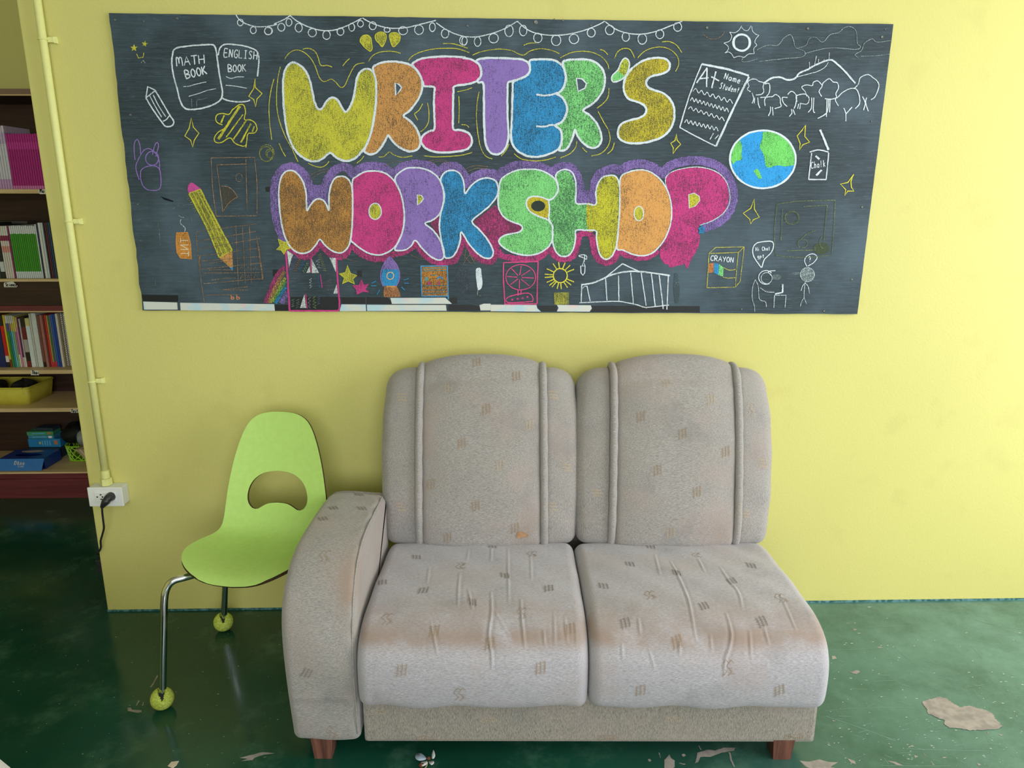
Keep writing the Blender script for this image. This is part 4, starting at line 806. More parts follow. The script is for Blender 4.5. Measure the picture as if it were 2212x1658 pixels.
# back cushions: centre panel, two wings, two pipings
def back_prof(top, proud, bot=.395):
    return [(.165 - proud, bot), (.150 - proud, bot + .06), (.158 - proud, .55), (.185 - proud, .70), (.218 - proud * .8, .83), (.248 - proud * .5, top - .055), (.275, top - .012), (.31, top), (.345, top - .012), (.368, top - .05), (.375, top - .15), (.375, .55), (.375, bot + .02), (.34, bot), (.25, bot - .005)]
def make_back(x0, x1, p0, p1):
    def crown(u): return 1 - abs(2 * u - 1) ** 2.6
    for nm, a, e, top, proud, r in (('back_wing', x0, p0 + .004, .957, .0, .03), ('back_panel', p0 + .004, p1 - .004, .970, .010, .018), ('back_wing', p1 - .004, x1, .957, .0, .03)):
        first = a == x0
        def d(v, u):
            if nm == 'back_panel':
                k = max(0, (v.z - .75) / .22)
                v = v + Vector((0, -.022 * crown(u) * (1 if v.y < .24 else .3), .033 * crown(u) * min(1, k)))
                return v + Vector((0, .0016 * math.sin(v.z * 21 + v.x * 13), 0))
            o = (1 - u) if first else u              # 1 at the outer side
            k = max(0, (v.z - .80) / .16)
            w = .003 * math.sin(v.z * 48 + 3 * o) * o * (1 if v.z < .85 else 0)
            bul = .010 * math.sin(math.pi * min(1, max(0, (v.z - .4) / .5))) * o
            return v + Vector((bul * (-1 if first else 1), w + .02 * o ** 3, -.045 * o ** 3.2 * min(1, k)))
        b = MB().loft(sweep(smooth_prof(back_prof(top, proud)), a, e, r, 46 if nm == 'back_panel' else 22, d, 150))
        sofa_part(nm, b, M_FAB if nm == 'back_panel' else M_FABV, True, wear=lambda v: .5 * g(v.x, p1 - .05, .05) * g(v.z, .45, .07) + .18 * g(v.x, p0 + .02, .02) + .10 * g(v.z, .8, .25))
    for xx, dx in ((p0, -.006), (p1, .006)):
        pts = [(xx + dx * (1 - t), y, z) for t, (y, z) in zip(np.linspace(0, 1, 64), [(q.x, q.y) for q in resample(catmull([Vector((a, c, 0)) for a, c in ((.158, .40), (.145, .46), (.151, .55), (.177, .70), (.210, .83), (.242, .910), (.268, .950), (.30, .962), (.34, .955), (.362, .92))], n=8), 64)])]
        b = MB().tube(pts, [.0125 + .0006 * math.sin(i * .9) for i in range(64)], 12)
        sofa_part('piping', b, M_FAB, True)
make_back(-.520, .105, -.398, -.004)
make_back(.109, .735, .226, .620)

# stitched motifs on the upholstery
M_TAN = plain(L(164, 142, 118), .9, .1); M_GRY = plain(L(138, 128, 120), .9, .1); M_PAL = plain(L(192, 174, 150), .9, .1)
def motif(x, y, kind, mat, ang=0, size=1.0):
    best = None; dr = ray(x, y).normalized()
    for o, bv in surf:
        h = bv.ray_cast(EYEP, dr)
        if h[0] and (best is None or h[3] < best[1][3]): best = (o, h, bv)
    if not best: return
    o, h, bv = best; c, n = h[0], h[1]
    if n.dot(dr) > 0: n = -n
    a = Vector((1, 0, 0)); a = (a - n * a.dot(n)).normalized(); u = n.cross(a)
    if u.z < 0 or (abs(u.z) < .2 and u.y < 0): u = -u
    ca, sa = math.cos(ang), math.sin(ang); a, u = a * ca + u * sa, u * ca - a * sa
    segs = []; S = .0165 * size
    if kind == 'hash':
        for k in range(3):
            sx = (k - 1) * .66; oy = (-.15, .12, .25)[k]
            segs.append((sx, -1.2 + oy, sx, 1.0 + oy)); segs.append((sx + .16, -1.0 + oy, sx + .16, .9 + oy))
            for j in range(4): segs.append((sx - .16, -.9 + oy + j * .5, sx - .32, -.9 + oy + j * .5))
    elif kind == 'chev':
        for k in (0, .7):
            segs += [(-.9 + k, .1, -.3 + k, 1.0), (-.9 + k, .1, -.2 + k, -.6), (-.2 + k, -.6, -.7 + k, -1.2), (-.3 + k, 1.0, .1 + k, .55)]
        for j in range(4): segs.append((.1 + j * .1, -.2 - j * .25, .5 + j * .1, -.1 - j * .25))
    else:                       # wing shaped
        segs += [(-1.8, -.5, -1, -.75), (-1, -.75, 0, -.2), (0, -.2, 1, -.6), (1, -.6, 1.8, -.3), (-1.4, .0, -.4, .35), (-.4, .35, .6, .1), (.6, .1, 1.4, .4)]
        for j in range(9): segs.append((-1.5 + j * .38, -.6 + .25 * math.sin(j), -1.5 + j * .38 + .05, -.1 + .25 * math.sin(j)))
    m = MB(); k = 0
    for x0, y0, x1, y1 in segs:
        A, B = Vector((x0, y0)) * S, Vector((x1, y1)) * S; t = (B - A).normalized(); w = Vector((-t.y, t.x)) * .00062; q = []
        nseg = 3
        for i in range(nseg + 1):
            p = A.lerp(B, i / nseg)
            for s2 in (1, -1):
                pp = p + w * s2; P = c + a * pp.x + u * pp.y; f = bv.find_nearest(P)
                nn = f[1] if f[1].dot(n) > 0 else -f[1]
                q.append(SMI @ (f[0] + nn * (.0009 + k * 1e-5)))
        m.add(q, [(2 * i, 2 * i + 1, 2 * i + 3, 2 * i + 2) for i in range(nseg)]); k += 1
    tag(m.out('stitched_motif', mat, o), kind='stuff')
MOT = [('chev', M_TAN, 'x'), ]
for x, y in ((1029,782), (968,835), (1115,812), (1050,883), (1143,918), (997,957), (1080,1005), (1027,1092), (1112,1140), (966,1160), (930,1045), (1440,828), (1535,862), (1384,900), (1474,937), (1567,975), (1420,1015), (1505,1062), (1448,1150)): motif(x, y, 'hash', M_TAN if (x + y) % 3 else M_PAL, .03, .95)
for x, y in ((868,858), (866,1095), (1195,853), (1226,1010), (1193,1094), (1648,1000), (1290,1065), (1610,1110)): motif(x, y, 'hash', M_PAL, 1.5, .9)
for x, y in ((1335,793), (1622,882), (1595,1100)): motif(x, y, 'chev', M_PAL, 0, 1.1)
for x, y in ((899,1203), (1063,1180), (1090,1243), (825,1257), (914,1275), (1020,1300), (1185,1270), (867,1447), (1167,1442), (1360,1218), (1303,1265), (1460,1236), (1580,1255), (1622,1221), (1520,1308), (1350,1345), (1645,1342), (1462,1385), (1383,1490), (1683,1490), (1405,1180), (1232,1357), (938,1362), (1057,1388)): motif(x, y, 'hash', M_GRY if y < 1350 else M_TAN, -.05 + .0003 * (x - 1106), .95)
for x, y in ((996,1222), (1150,1196), (838,1335), (1128,1322), (994,1497), (1405,1284), (1505,1198), (1687,1290), (1573,1440)): motif(x, y, 'chev', M_TAN, 0, 1.15)
for x, y in ((697,1120), (720,1097), (782,1098), (662,1452), (775,1068)): motif(x, y, 'hash', M_GRY, -.5, .85)
for x, y in ((703,1200), (718,1580)): motif(x, y, 'chev', M_TAN, 0, 1.15)
for x, y in ((920,1592), (1312,1590), (1714,1588)): motif(x, y, 'wing', M_TAN, 0, .95)
for x, y in ((1455,1550), (1055,1552), (815,1535)): motif(x, y, 'wing', M_PAL, 0, .8)
# bare orange patch worn through low on the left back panel
def worn_patch(x, y, rx, ry, mat):
    dr = ray(x, y).normalized(); best = None
    for o, bv in surf:
        h = bv.ray_cast(EYEP, dr)
        if h[0] and (best is None or h[3] < best[1][3]): best = (o, h, bv)
    o, h, bv = best; pts = [SMI @ (h[0] - dr * .002)]
    for k in range(18):
        a = 2 * math.pi * k / 18; j = 1 + .16 * math.sin(3 * a + 1)
        hh = bv.ray_cast(EYEP, ray(x + rx * j * math.cos(a), y + ry * j * math.sin(a)).normalized())
        pts.append(SMI @ (hh[0] - dr * .0016))
    m = MB().add(pts, [(0, 1 + k, 1 + (k + 1) % 18) for k in range(18)]); r = m.out('worn_patch', mat, o); r['label'] = 'bare orange patch worn into the fabric'
worn_patch(1127, 1155, 13, 7, plain(L(178, 140, 110), .9, .1, var=.3))

# ------------------------------------------------------------------ chair
CH = Vector((-.730, -.35, 0)); CRZ = math.radians(-6.5)
chair = thing('chair', CH, 'lime green moulded chair with a kidney-shaped hole, standing left of the sofa', 'chair', rz=CRZ)
CM = Matrix.Translation(CH) @ Matrix.Rotation(CRZ, 4, 'Z'); CMI = CM.inverted()
cprof = [(-.236, .420), (-.222, .431), (-.19, .438), (-.13, .437), (-.06, .430), (0, .427), (.05, .430), (.085, .445), (.108, .475), (.122, .515), (.135, .57), (.155, .65), (.178, .74), (.197, .805), (.200, .815)]
cp_ = resample(catmull([Vector((0, a, b)) for a, b in cprof], n=10), 160)
clen = [0]
for a, b2 in zip(cp_, cp_[1:]): clen.append(clen[-1] + (b2 - a).length)
CT = clen[-1]
def cpt(s):
    s = max(0, min(CT, s)); i = min(len(cp_) - 2, int(s / CT * (len(cp_) - 1))); t = s / CT * (len(cp_) - 1) - i
    p = cp_[i].lerp(cp_[i + 1], t); tg = (cp_[i + 1] - cp_[i]).normalized(); return p, Vector((0, -tg.z, tg.y))
def s_at_z(z):
    for i in range(len(cp_) - 1, 0, -1):
        if cp_[i - 1].z <= z <= cp_[i].z: return clen[i - 1] + (z - cp_[i - 1].z) / (cp_[i].z - cp_[i - 1].z + 1e-9) * (clen[i] - clen[i - 1])
    return CT
half = [(0, 0), (.06, .004), (.11, .018), (.155, .045), (.188, .085), (.207, .14), (.210, .185), (.202, .235), (.186, .285), (.177, .325), (.174, .37), (.171, .42), (.163, .49), (.149, .57), (.131, .64), (.112, .69), (.092, .72), (.065, .738), (.033, .7455), (0, .747)]
k = CT / .747
right = catmull([Vector((a, b2 * k, 0)) for a, b2 in half], n=6)
tuck = lambda p: (p.x * (1 - .12 * max(0, min(1, (.34 - p.y) / .1))), p.y)      # the right side of the seat ends short of the sofa arm
outl = [tuck(p) for p in right] + [(-p.x, p.y) for p in reversed(right[1:-1])]
hole = [(.0, .527), (.03, .524), (.052, .514), (.068, .505), (.086, .508), (.099, .526), (.101, .552), (.092, .582), (.073, .606), (.042, .623), (0, .629)]
hr = [Vector((a, s_at_z(z), 0)) for a, z in hole]
hs = catmull(hr, n=5); hol = [(p.x, p.y) for p in hs] + [(-p.x, p.y) for p in reversed(hs[1:-1])]
def inside(pt, poly):
    c = False; x, y = pt; n = len(poly)
    for i in range(n):
        (x1, y1), (x2, y2) = poly[i], poly[i - 1]
        if (y1 > y) != (y2 > y) and x < (x2 - x1) * (y - y1) / (y2 - y1 + 1e-15) + x1: c = not c
    return c
def shell():
    outl2 = [(p.x, p.y) for p in resample([Vector((a, b2, 0)) for a, b2 in outl], 130, True)]
    hol2 = [(p.x, p.y) for p in resample([Vector((a, b2, 0)) for a, b2 in hol], 56, True)]
    V = [Vector(p) for p in outl2 + hol2]; n1, n2 = len(outl2), len(hol2)
    E = [(i, (i + 1) % n1) for i in range(n1)] + [(n1 + i, n1 + (i + 1) % n2) for i in range(n2)]
    st = .014
    for i in range(-16, 17):
        for j in range(1, int(CT / st)):
            p = (i * st + (st / 2 if j % 2 else 0), j * st)
            if inside(p, outl2) and not inside(p, hol2) and min((p[0] - a) ** 2 + (p[1] - b2) ** 2 for a, b2 in outl2 + hol2) > (st * .5) ** 2: V.append(Vector(p))
    v, e, f, _, _, _ = delaunay_2d_cdt(V, E, [], 0, 1e-6)
    F = []
    for q in f:
        c = (sum(v[i].x for i in q) / len(q), sum(v[i].y for i in q) / len(q))
        if inside(c, outl2) and not inside(c, hol2): F.append(tuple(q))
    top = []; bot = []
    for p in v:
        c, n = cpt(p.y); x = p.x; 
        cup = .55 * x * x * (1 if p.y > .3 else 1)          # both seat and back are dished
        q = c + n * cup + Vector((x, 0, 0)); top.append(q + n * .0055); bot.append(q - n * .0055)
    N = len(v); mb = MB()
    # boundary edges
    cnt = {}
    for q in F:
        for i in range(len(q)):
            a, b2 = q[i], q[(i + 1) % len(q)]; cnt[(a, b2)] = 1
    side = [(a, b2, b2 + N, a + N) for (a, b2) in cnt if (b2, a) not in cnt]
    mb.add(top + bot, F); mb.f += [tuple(reversed([i + N for i in q])) for q in F]; mb.fm += [0] * len(F)
    o = mb.out('seat_shell', M_LIME, chair, True)
    # plywood edge as its own closed band, a touch proud of the laminate
    e2 = MB(); idx = {}
    for a, b2, c2, d2 in side: e2.add([top[a], top[b2], bot[b2], bot[a]], [(0, 1, 2, 3)])
    e2.out('plywood_edge', M_PLY, o)['label'] = 'dark brown plywood edge'; bpy.data.objects['plywood_edge']['kind'] = 'stuff'
    return o
M_LIME = plain(L(184, 220, 120), .38, .4, var=.05); M_PLY = plain(L(74, 56, 40), .6, .3, var=.3)
M_CHR = plain((.72, .74, .76, 1), .12, .6, 1, .04); M_BALL = NT('tennis_felt')
M_BALL = M_BALL.fin(M_BALL.mix(M_BALL.ramp(M_BALL.noise(180, 3), .3, .7), L(172, 190, 70), L(212, 226, 116)), .95, .05)
M_RUB = plain(L(40, 46, 40), .7, .2)
shell()
def ball(loc, notch_dir, parent, tilt):
    """felt ball slit open at the top to take the tube"""
    R = .0335; n, m = 56, 40; v = []; f = []; fm = []
    nd = Vector(notch_dir).normalized()
    for i in range(m + 1):
        th = math.pi * i / m
        for j in range(n):
            ph = 2 * math.pi * j / n; d = Vector((math.sin(th) * math.cos(ph), math.sin(th) * math.sin(ph), math.cos(th)))
            cut = 0
            if d.z > .25:
                side = abs(d.x * nd.y - d.y * nd.x); fwd = d.x * nd.x + d.y * nd.y
                wid = .10 + .32 * (d.z - .25)
                if fwd > -.55 and side < wid: cut = 1
            rr = R * (1 + random.uniform(-.006, .006)) * (.72 if cut else 1)
            v.append(d * rr + Vector(loc)); fm.append(cut)
    for i in range(m):
        for j in range(n): f.append((i * n + j, (i + 1) * n + j, (i + 1) * n + (j + 1) % n, i * n + (j + 1) % n))
    mats = [1 if sum(fm[q] for q in face) >= 3 else 0 for face in f]
    return link_mesh('tennis_ball', v, f, None, parent, True, mats=[M_BALL, M_RUB], fmat=mats)
balls = {'fl': CMI @ Vector((-1.012, -.551, 0)), 'rl': CMI @ Vector((-.975, -.135, 0)), 'fr': CMI @ Vector((-.606, -.47, 0)), 'rr': CMI @ Vector((-.545, -.135, 0))}
for kk, p in balls.items():
    sx = -1 if p.x < 0 else 1; sy = -1 if p.y < 0 else 1
    y0 = -.10 if sy < 0 else .03
    iw = (.058 if sy > 0 else .030) if sx < 0 else 0
    bend = Vector((p.x + iw, p.y * .88, .352)); start = Vector((sx * .09, y0, .411)); mid = Vector((sx * min(.17, abs(p.x) * .8), y0 + (p.y - y0) * .5, .408))
    shoulder = Vector((p.x * .88 + iw * .8, p.y * .80, .404))
    pts = catmull([start, mid, shoulder, Vector((p.x * .97 + iw, p.y * .84, .386)), bend, bend.lerp(Vector((p.x, p.y, .03)), .25), bend.lerp(Vector((p.x, p.y, .03)), .6), Vector((p.x, p.y, .022))], n=8)
    b = MB().tube(pts, .0108, 14); lg = b.out('leg', M_CHR, chair, True)
    nd = (CMI.to_3x3() @ (EYEP - CM @ p)); ball((p.x, p.y, .0335), (nd.x, nd.y, 0), lg, 0)
b = MB().box((-.10, -.12, .404), (.10, .06, .421), .004); b.out('seat_plate', M_RUB, chair)

# ------------------------------------------------------------------ bookcase in the bay on the left
BF, BB, BX0, BX1 = 1.10, 1.45, -3.05, -1.52          # front, back, left, right
BC = Vector(((BX0 + BX1) / 2, BB, 0))
case = thing('bookcase', BC, 'tall dark wooden bookcase with pale shelves behind the yellow wall corner', 'bookcase')
def cb(name, a, b, mat, bev=.002, parent=None, label=None):
    o = MB().box(Vector(a) - BC, Vector(b) - BC, bev).out(name, mat, parent or case)
    if label: o['label'] = label
    return o
zr = lambda y: onY(BF, 20, y).z
cb('side_panel', (BX0, BF + .005, 0), (BX0 + .025, BB, 1.97), M_DARKW); cb('side_panel', (BX1 - .025, BF + .005, 0), (BX1, BB, 1.97), M_DARKW)
cb('back_panel', (BX0, BB - .012, .03), (BX1, BB - .001, 1.96), M_DARKW)
cb('top_panel', (BX0, BF + .004, 1.945), (BX1, BB, 1.965), M_DARKW)
cb('header_board', (BX0, BF - .004, 1.950), (BX1, BF + .018, 1.974), M_HEAD, label='lighter brown header strip')
cb('trim_strip', (BX0, BF - .007, 1.944), (BX1, BF + .004, 1.950), M_SHELFW, .001)
S1 = cb('shelf', (BX0 + .02, BF, 1.517), (BX1 - .02, BB, 1.537), M_SHELFW)
S2 = cb('shelf', (BX0 + .02, BF, 1.108), (BX1 - .02, BB, 1.121), M_SHELFW)
cb('apron', (BX0, BF + .006, .9925), (BX1, BF + .024, 1.108), M_DARKW)
cb('apron', (BX0, BF + .002, .967), (BX1, BF + .02, .992), M_REDW, label='dark red lower apron')
cb('trim_strip', (BX0, BF - .003, .961), (BX1, BF + .006, .967), M_SHELFW, .001)
S3 = cb('shelf', (BX0 + .02, BF, .654), (BX1 - .02, BB, .674), M_SHELFW)
S4 = cb('shelf', (BX0 + .02, BF, .459), (BX1 - .02, BB, .479), M_SHELFW)
S5 = cb('shelf', (BX0 + .02, BF, .122), (BX1 - .02, BB, .140), M_SHELFW)
cb('plinth', (BX0, BF - .004, .105), (BX1, BF + .016, .132), M_REDW); cb('plinth', (BX0, BF - .008, 0), (BX1, BF + .014, .104), M_REDW)
# hand-lettered paper labels on the shelf edges
M_PAPER = plain(L(222, 220, 208), .7, .2); M_INK = plain(L(24, 24, 28), .6, .2)
def shelf_label(ptsx, txt, tx, ty, h, adv):
    q = [onY(BF - .0012, x, y) - BC for x, y in ptsx]; n = len(q)
    o = link_mesh('paper_label', q + [p + Vector((0, .0008, 0)) for p in q], [tuple(range(n)), tuple(reversed(range(n, 2 * n)))] + [(i, i + n, (i + 1) % n + n, (i + 1) % n) for i in range(n)], M_PAPER, case)
    global BL, BY
    sb, sy_ = BL, BY
    BL, BY = Vector((BC.x, BC.y, BC.z)), BF - .0012
    d = Draw(); d.mi = lambda c, k: 0; d.mats = [M_INK]
    def bp2(x, y, lift=0): return onY(BF - .0014 - lift * .3, x, y) - BC
    globals()['bp'], keep = bp2, globals()['bp']
    d.text(txt, tx, ty, h, adv, 0, w=1.5); d.b.out('lettering', M_INK, o)
    globals()['bp'] = keep; BL, BY = sb, sy_
shelf_label([(84, 409), (104, 409), (104, 419), (86, 419), (83, 415)], 'Ma', 86, 416, 7.5, 5.5)
shelf_label([(9, 610), (28, 608), (38, 617), (36, 620), (9, 620), (8, 614)], 'Science', 12, 618, 7, 3.6)
shelf_label([(66, 800), (84, 800), (84, 810), (67, 810)], 'Thai', 69, 808, 7.5, 4)
shelf_label([(153, 884.5), (172, 884.5), (172, 891), (153, 891)], 'Tests', 154, 890, 6, 3.8)

# ---- books: every one is a thing of its own, with cover zones, and a page block
def book(x0, x1, z0, z1, yf, depth, zones, label, group, pages=True, dz=None, top=None):
    """zones: (fraction up to, colour) from the foot of the spine to its head"""
    c = Vector(((x0 + x1) / 2, yf + depth / 2, z0))
    root = thing('book', c, label, 'book', group)
    w = (x1 - x0) / 2 - .0010; hgt = z1 - z0; d = depth / 2; mb = MB(); mats = []; lo = 0
    for fr, col in zones:
        m = plain(L(*col), .42, .45)
        if m not in mats: mats.append(m)
        z_a, z_b = lo * hgt, fr * hgt; t = min(.0012, w * .35)
        k = mats.index(m)
        mb.box((-w, -d, z_a), (w, -d + .0016, z_b), 0, k); mb.box((-w, -d + .0016, z_a), (-w + t, d, z_b), 0, k); mb.box((w - t, -d + .0016, z_a), (w, d, z_b), 0, k)
        lo = fr
    mb.out('cover', None, root, mats=mats)
    t = min(.0012, w * .35)
    MB().box((-w + t, -d + .0018, .002), (w - t, d - .003, hgt - .002)).out('page_block', M_PAGE, root)
    return root
M_PAGE = plain(L(206, 200, 186), .8, .1)
def row_px(x0px, x1px, ybot, ytop, Y, z0, depth, zones, label, group=None):
    a, b2 = onY(Y, x0px, ybot), onY(Y, x1px, ybot); t = onY(Y, (x0px + x1px) / 2, ytop)
    return book(a.x, b2.x, z0 + .0006, t.z, Y, depth, zones, label, group)
# first visible shelf
ORD = ['first', 'second', 'third', 'fourth', 'fifth', 'sixth', 'seventh', 'eighth', 'ninth', 'tenth', 'eleventh', 'twelfth', 'thirteenth', 'fourteenth', 'fifteenth', 'sixteenth']
LIL = [(.16, (190, 150, 196)), (.72, (206, 204, 216)), (.9, (190, 170, 206)), (1, (214, 196, 216))]
for i in range(-3, 5): row_px(i * 5.7, i * 5.7 + 5.6, 407, 271 + (i % 2), 1.13, 1.537, .20, LIL, 'pale lilac-and-white textbook, ' + ORD[4 - i] + ' to the left of the magenta books on the upper shelf', 'lilac textbooks on the upper shelf')
MAG = [(.06, (206, 120, 180)), (.72, (168, 26, 122)), (.85, (196, 50, 150)), (1, (176, 30, 130))]
for i in range(16): row_px(29 + i * 5.1, 29 + i * 5.1 + 5.0, 407, 288 + (i * 7 % 3) * .6, 1.128 + (i % 3) * .001, 1.537, .19, MAG, 'thin magenta textbook, ' + ORD[i] + ' from the left in the magenta row on the upper shelf', 'magenta textbooks on the upper shelf')
# second shelf
def r2(a, b2, top, zones, label, group=None, Y=1.13): row_px(a, b2, 602, top, Y, 1.1212, .2, zones, label, group)
r2(-6, 4, 486, [(1, (40, 60, 54))], 'dark green book at the left edge of the second shelf')
r2(4.2, 13.5, 480, [(.12, (30, 30, 34)), (.3, (200, 204, 204)), (1, (26, 28, 32))], 'thick black book with a white spine label, second shelf')
for i in range(4): r2(14 + i * 4.6, 14 + i * 4.6 + 4.5, 488, [(.5, (212, 204, 196)), (.62, (214, 150, 140)), (.72, (220, 206, 200)), (.82, (140, 40, 80)), (1, (216, 212, 204))], 'white book with a salmon band, ' + ORD[i] + ' of the four left of the plum book', 'striped books on the second shelf')
r2(32.6, 36.4, 488, [(1, (128, 32, 96))], 'single thin plum book between the striped and the green books')
for i in range(13): r2(36.6 + i * 4.25, 36.6 + i * 4.25 + 4.2, 488 - (i % 3) * .5, [(.13, (206, 216, 218)), (.85, (60 + 4 * (i % 3), 152 - 3 * (i % 4), 44)), (1, (210, 214, 216))], 'thin green textbook with white spine ends, ' + ORD[i] + ' from the left in the green row', 'green textbooks on the second shelf')
for a, b2, top, col, lab in ((92, 95, 484, (220, 222, 222), 'thin white book just right of the green row'), (95.2, 98.6, 482, (26, 46, 82), 'thin navy book just right of the green row'), (98.8, 104.6, 481, (214, 212, 206), 'wide off-white book right of the navy one, second shelf'), (104.8, 109.4, 481, (190, 204, 206), 'pale grey-blue book right of the off-white one'), (109.6, 112.8, 480, (24, 30, 44), 'black book right of the pale grey-blue one'), (113, 116.4, 481, (112, 36, 44), 'dark red thin book near the right end of the second shelf'), (116.6, 120.4, 480, (36, 52, 78), 'dark slate-blue book near the right end of the second shelf'), (120.6, 124.6, 480, (52, 70, 96), 'steel-blue magazine at the right end of the second shelf'), (124.8, 130, 480, (34, 40, 58), 'dark navy magazine beside the wall edge, second shelf'), (130.2, 136, 480, (70, 82, 96), 'grey-blue magazine beside the wall edge, second shelf')):
    r2(a, b2, top, [(1, col)], lab)
t_ = onY(1.25, 30, 480)
MB().box((-.16, -.03, 0), (.08, .05, .014), .003).out('folder', plain(L(70, 66, 64), .6, .3), None, origin=Vector((-2.36, 1.27, 1.3745)))
tag(bpy.data.objects['folder'], 'dark flat folder lying on top of the second shelf books', 'folder')
# third shelf: a mixed row, set a little back
Y3 = 1.168
def r3(a, b2, top, zones, label, group=None): row_px(a, b2, 787, top, Y3, .6743, .2, zones if isinstance(zones, list) else [(1, zones)], label, group)
for a, b2, top, col, lab in (
    (-8, -1, 684, (150, 60, 40), 'brick red book cut by the left picture edge, third shelf'),
    (-.5, 13.8, 690, [(.75, (26, 36, 96)), (1, (28, 30, 40))], 'thick navy book at the left end of the third shelf'),
    (14, 21.6, 681, [(.1, (30, 30, 34)), (.22, (220, 216, 210)), (.8, (200, 34, 36)), (1, (40, 30, 32))], 'red book with a white square low on its spine'),
    (21.8, 26.2, 680, [(.15, (150, 60, 40)), (1, (222, 190, 50))], 'yellow book beside the red one with a white square'),
    (26.4, 31.8, 681, [(.7, (50, 130, 60)), (.85, (70, 90, 160)), (1, (206, 206, 190))], 'green storybook with a blue and cream top'),
    (32, 35.6, 681, [(.7, (40, 140, 150)), (.85, (150, 110, 120)), (1, (196, 200, 190))], 'teal storybook beside the green one'),
    (35.8, 39.6, 681, [(.7, (120, 184, 206)), (.85, (196, 180, 80)), (1, (200, 204, 190))], 'sky-blue storybook beside the teal one'),
    (39.8, 43.4, 681, [(.7, (140, 186, 110)), (.85, (210, 190, 90)), (1, (206, 206, 190))], 'pale green storybook beside the sky-blue one'),
    (43.6, 47.2, 683, [(.25, (220, 220, 214)), (.7, (170, 110, 160)), (1, (214, 200, 110))], 'mauve storybook with a white foot'),
    (47.4, 51.6, 685, [(.8, (214, 130, 160)), (1, (206, 170, 90))], 'pink book on the third shelf'),
    (51.8, 54.6, 686, [(.2, (220, 214, 214)), (1, (70, 46, 104))], 'thin purple book beside the pink one'),
    (54.8, 58.6, 688, [(.2, (222, 216, 204)), (1, (190, 170, 170))], 'thin pale rose book beside the purple one'),
    (58.8, 68, 684, [(.12, (120, 36, 42)), (.3, (30, 26, 28)), (.55, (170, 166, 160)), (.8, (110, 30, 36)), (1, (36, 28, 28))], 'maroon and grey banded book left of the white ones'),
    (68.2, 78, 687, [(.84, (214, 222, 224)), (1, (206, 196, 130))], 'thick white book with a tan top block'),
    (78.2, 82.6, 677, (196, 196, 184), 'tall ivory book between two white books'),
    (82.8, 93.6, 676, (208, 212, 208), 'tall thick grey-white book, third shelf'),
    (93.8, 100, 681, [(.1, (40, 26, 24)), (1, (122, 72, 66))], 'brown-rose book right of the white books'),
    (100.2, 106.6, 680, (164, 108, 102), 'dusty rose book, third shelf'),
    (106.8, 110.4, 680, (120, 40, 40), 'dark crimson thin book, third shelf'),
    (110.6, 114.4, 680, [(.1, (214, 60, 70)), (1, (206, 52, 50))], 'bright red thin book, third shelf'),
    (114.6, 117.6, 681, [(.1, (206, 60, 70)), (1, (190, 160, 90))], 'gold thin book with a red foot'),
    (117.8, 120.6, 681, [(.1, (206, 60, 70)), (1, (60, 120, 70))], 'thin green book with a red foot'),
    (120.8, 124, 680, [(.1, (206, 60, 70)), (1, (112, 108, 140))], 'thin grey-violet book with a red foot'),
    (124.2, 128.6, 679, (44, 92, 170), 'medium blue book, third shelf'),
    (128.8, 134, 678, (28, 60, 150), 'royal blue book left of the spiral notebooks'),
    (134.2, 139.8, 677, (214, 204, 184), 'cream book left of the spiral notebooks')):
    r3(a, b2, top, col, lab)
def spiral(a, b2, top, cov, wire, lab):
    x0, x1 = onY(Y3, a, 787).x + .001, onY(Y3, b2, 787).x + .001; zt = onY(Y3, (a + b2) / 2, top).z; z0 = .6746
    root = thing('notebook', Vector(((x0 + x1) / 2, Y3 + .1, z0)), lab, 'notebook', 'spiral notebooks at the end of the third shelf'); w = (x1 - x0) / 2
    MB().box((-w, -.085, 0), (-w + .0015, .1, zt - z0)).box((w - .0015, -.085, 0), (w, .1, zt - z0)).out('cover', plain(L(*cov), .5, .3), root)
    MB().box((-w + .002, -.084, .001), (w - .002, .098, zt - z0 - .001)).out('page_block', M_PAGE, root)
    for i in range(26):
        z = .006 + i * (zt - z0 - .012) / 25
        MB().tube([((w - .0022) * math.cos(t), -.088 + .007 * math.sin(t), z) for t in np.linspace(0, 2 * math.pi, 12, endpoint=False)], .0013, 5, close=True).out('ring', wire, root)
W_Y = plain(L(206, 170, 60), .3, .5, .6); W_W = plain(L(196, 204, 210), .3, .5, .4); W_B = plain(L(90, 104, 110), .3, .5, .5)
spiral(140, 145.6, 677, (36, 36, 36), W_Y, 'spiral notebook with a yellow wire'); spiral(145.8, 150.6, 677, (60, 70, 80), W_W, 'spiral notebook with a white wire'); spiral(150.8, 157, 677, (30, 50, 50), W_B, 'spiral notebook with a grey wire beside the wall edge')

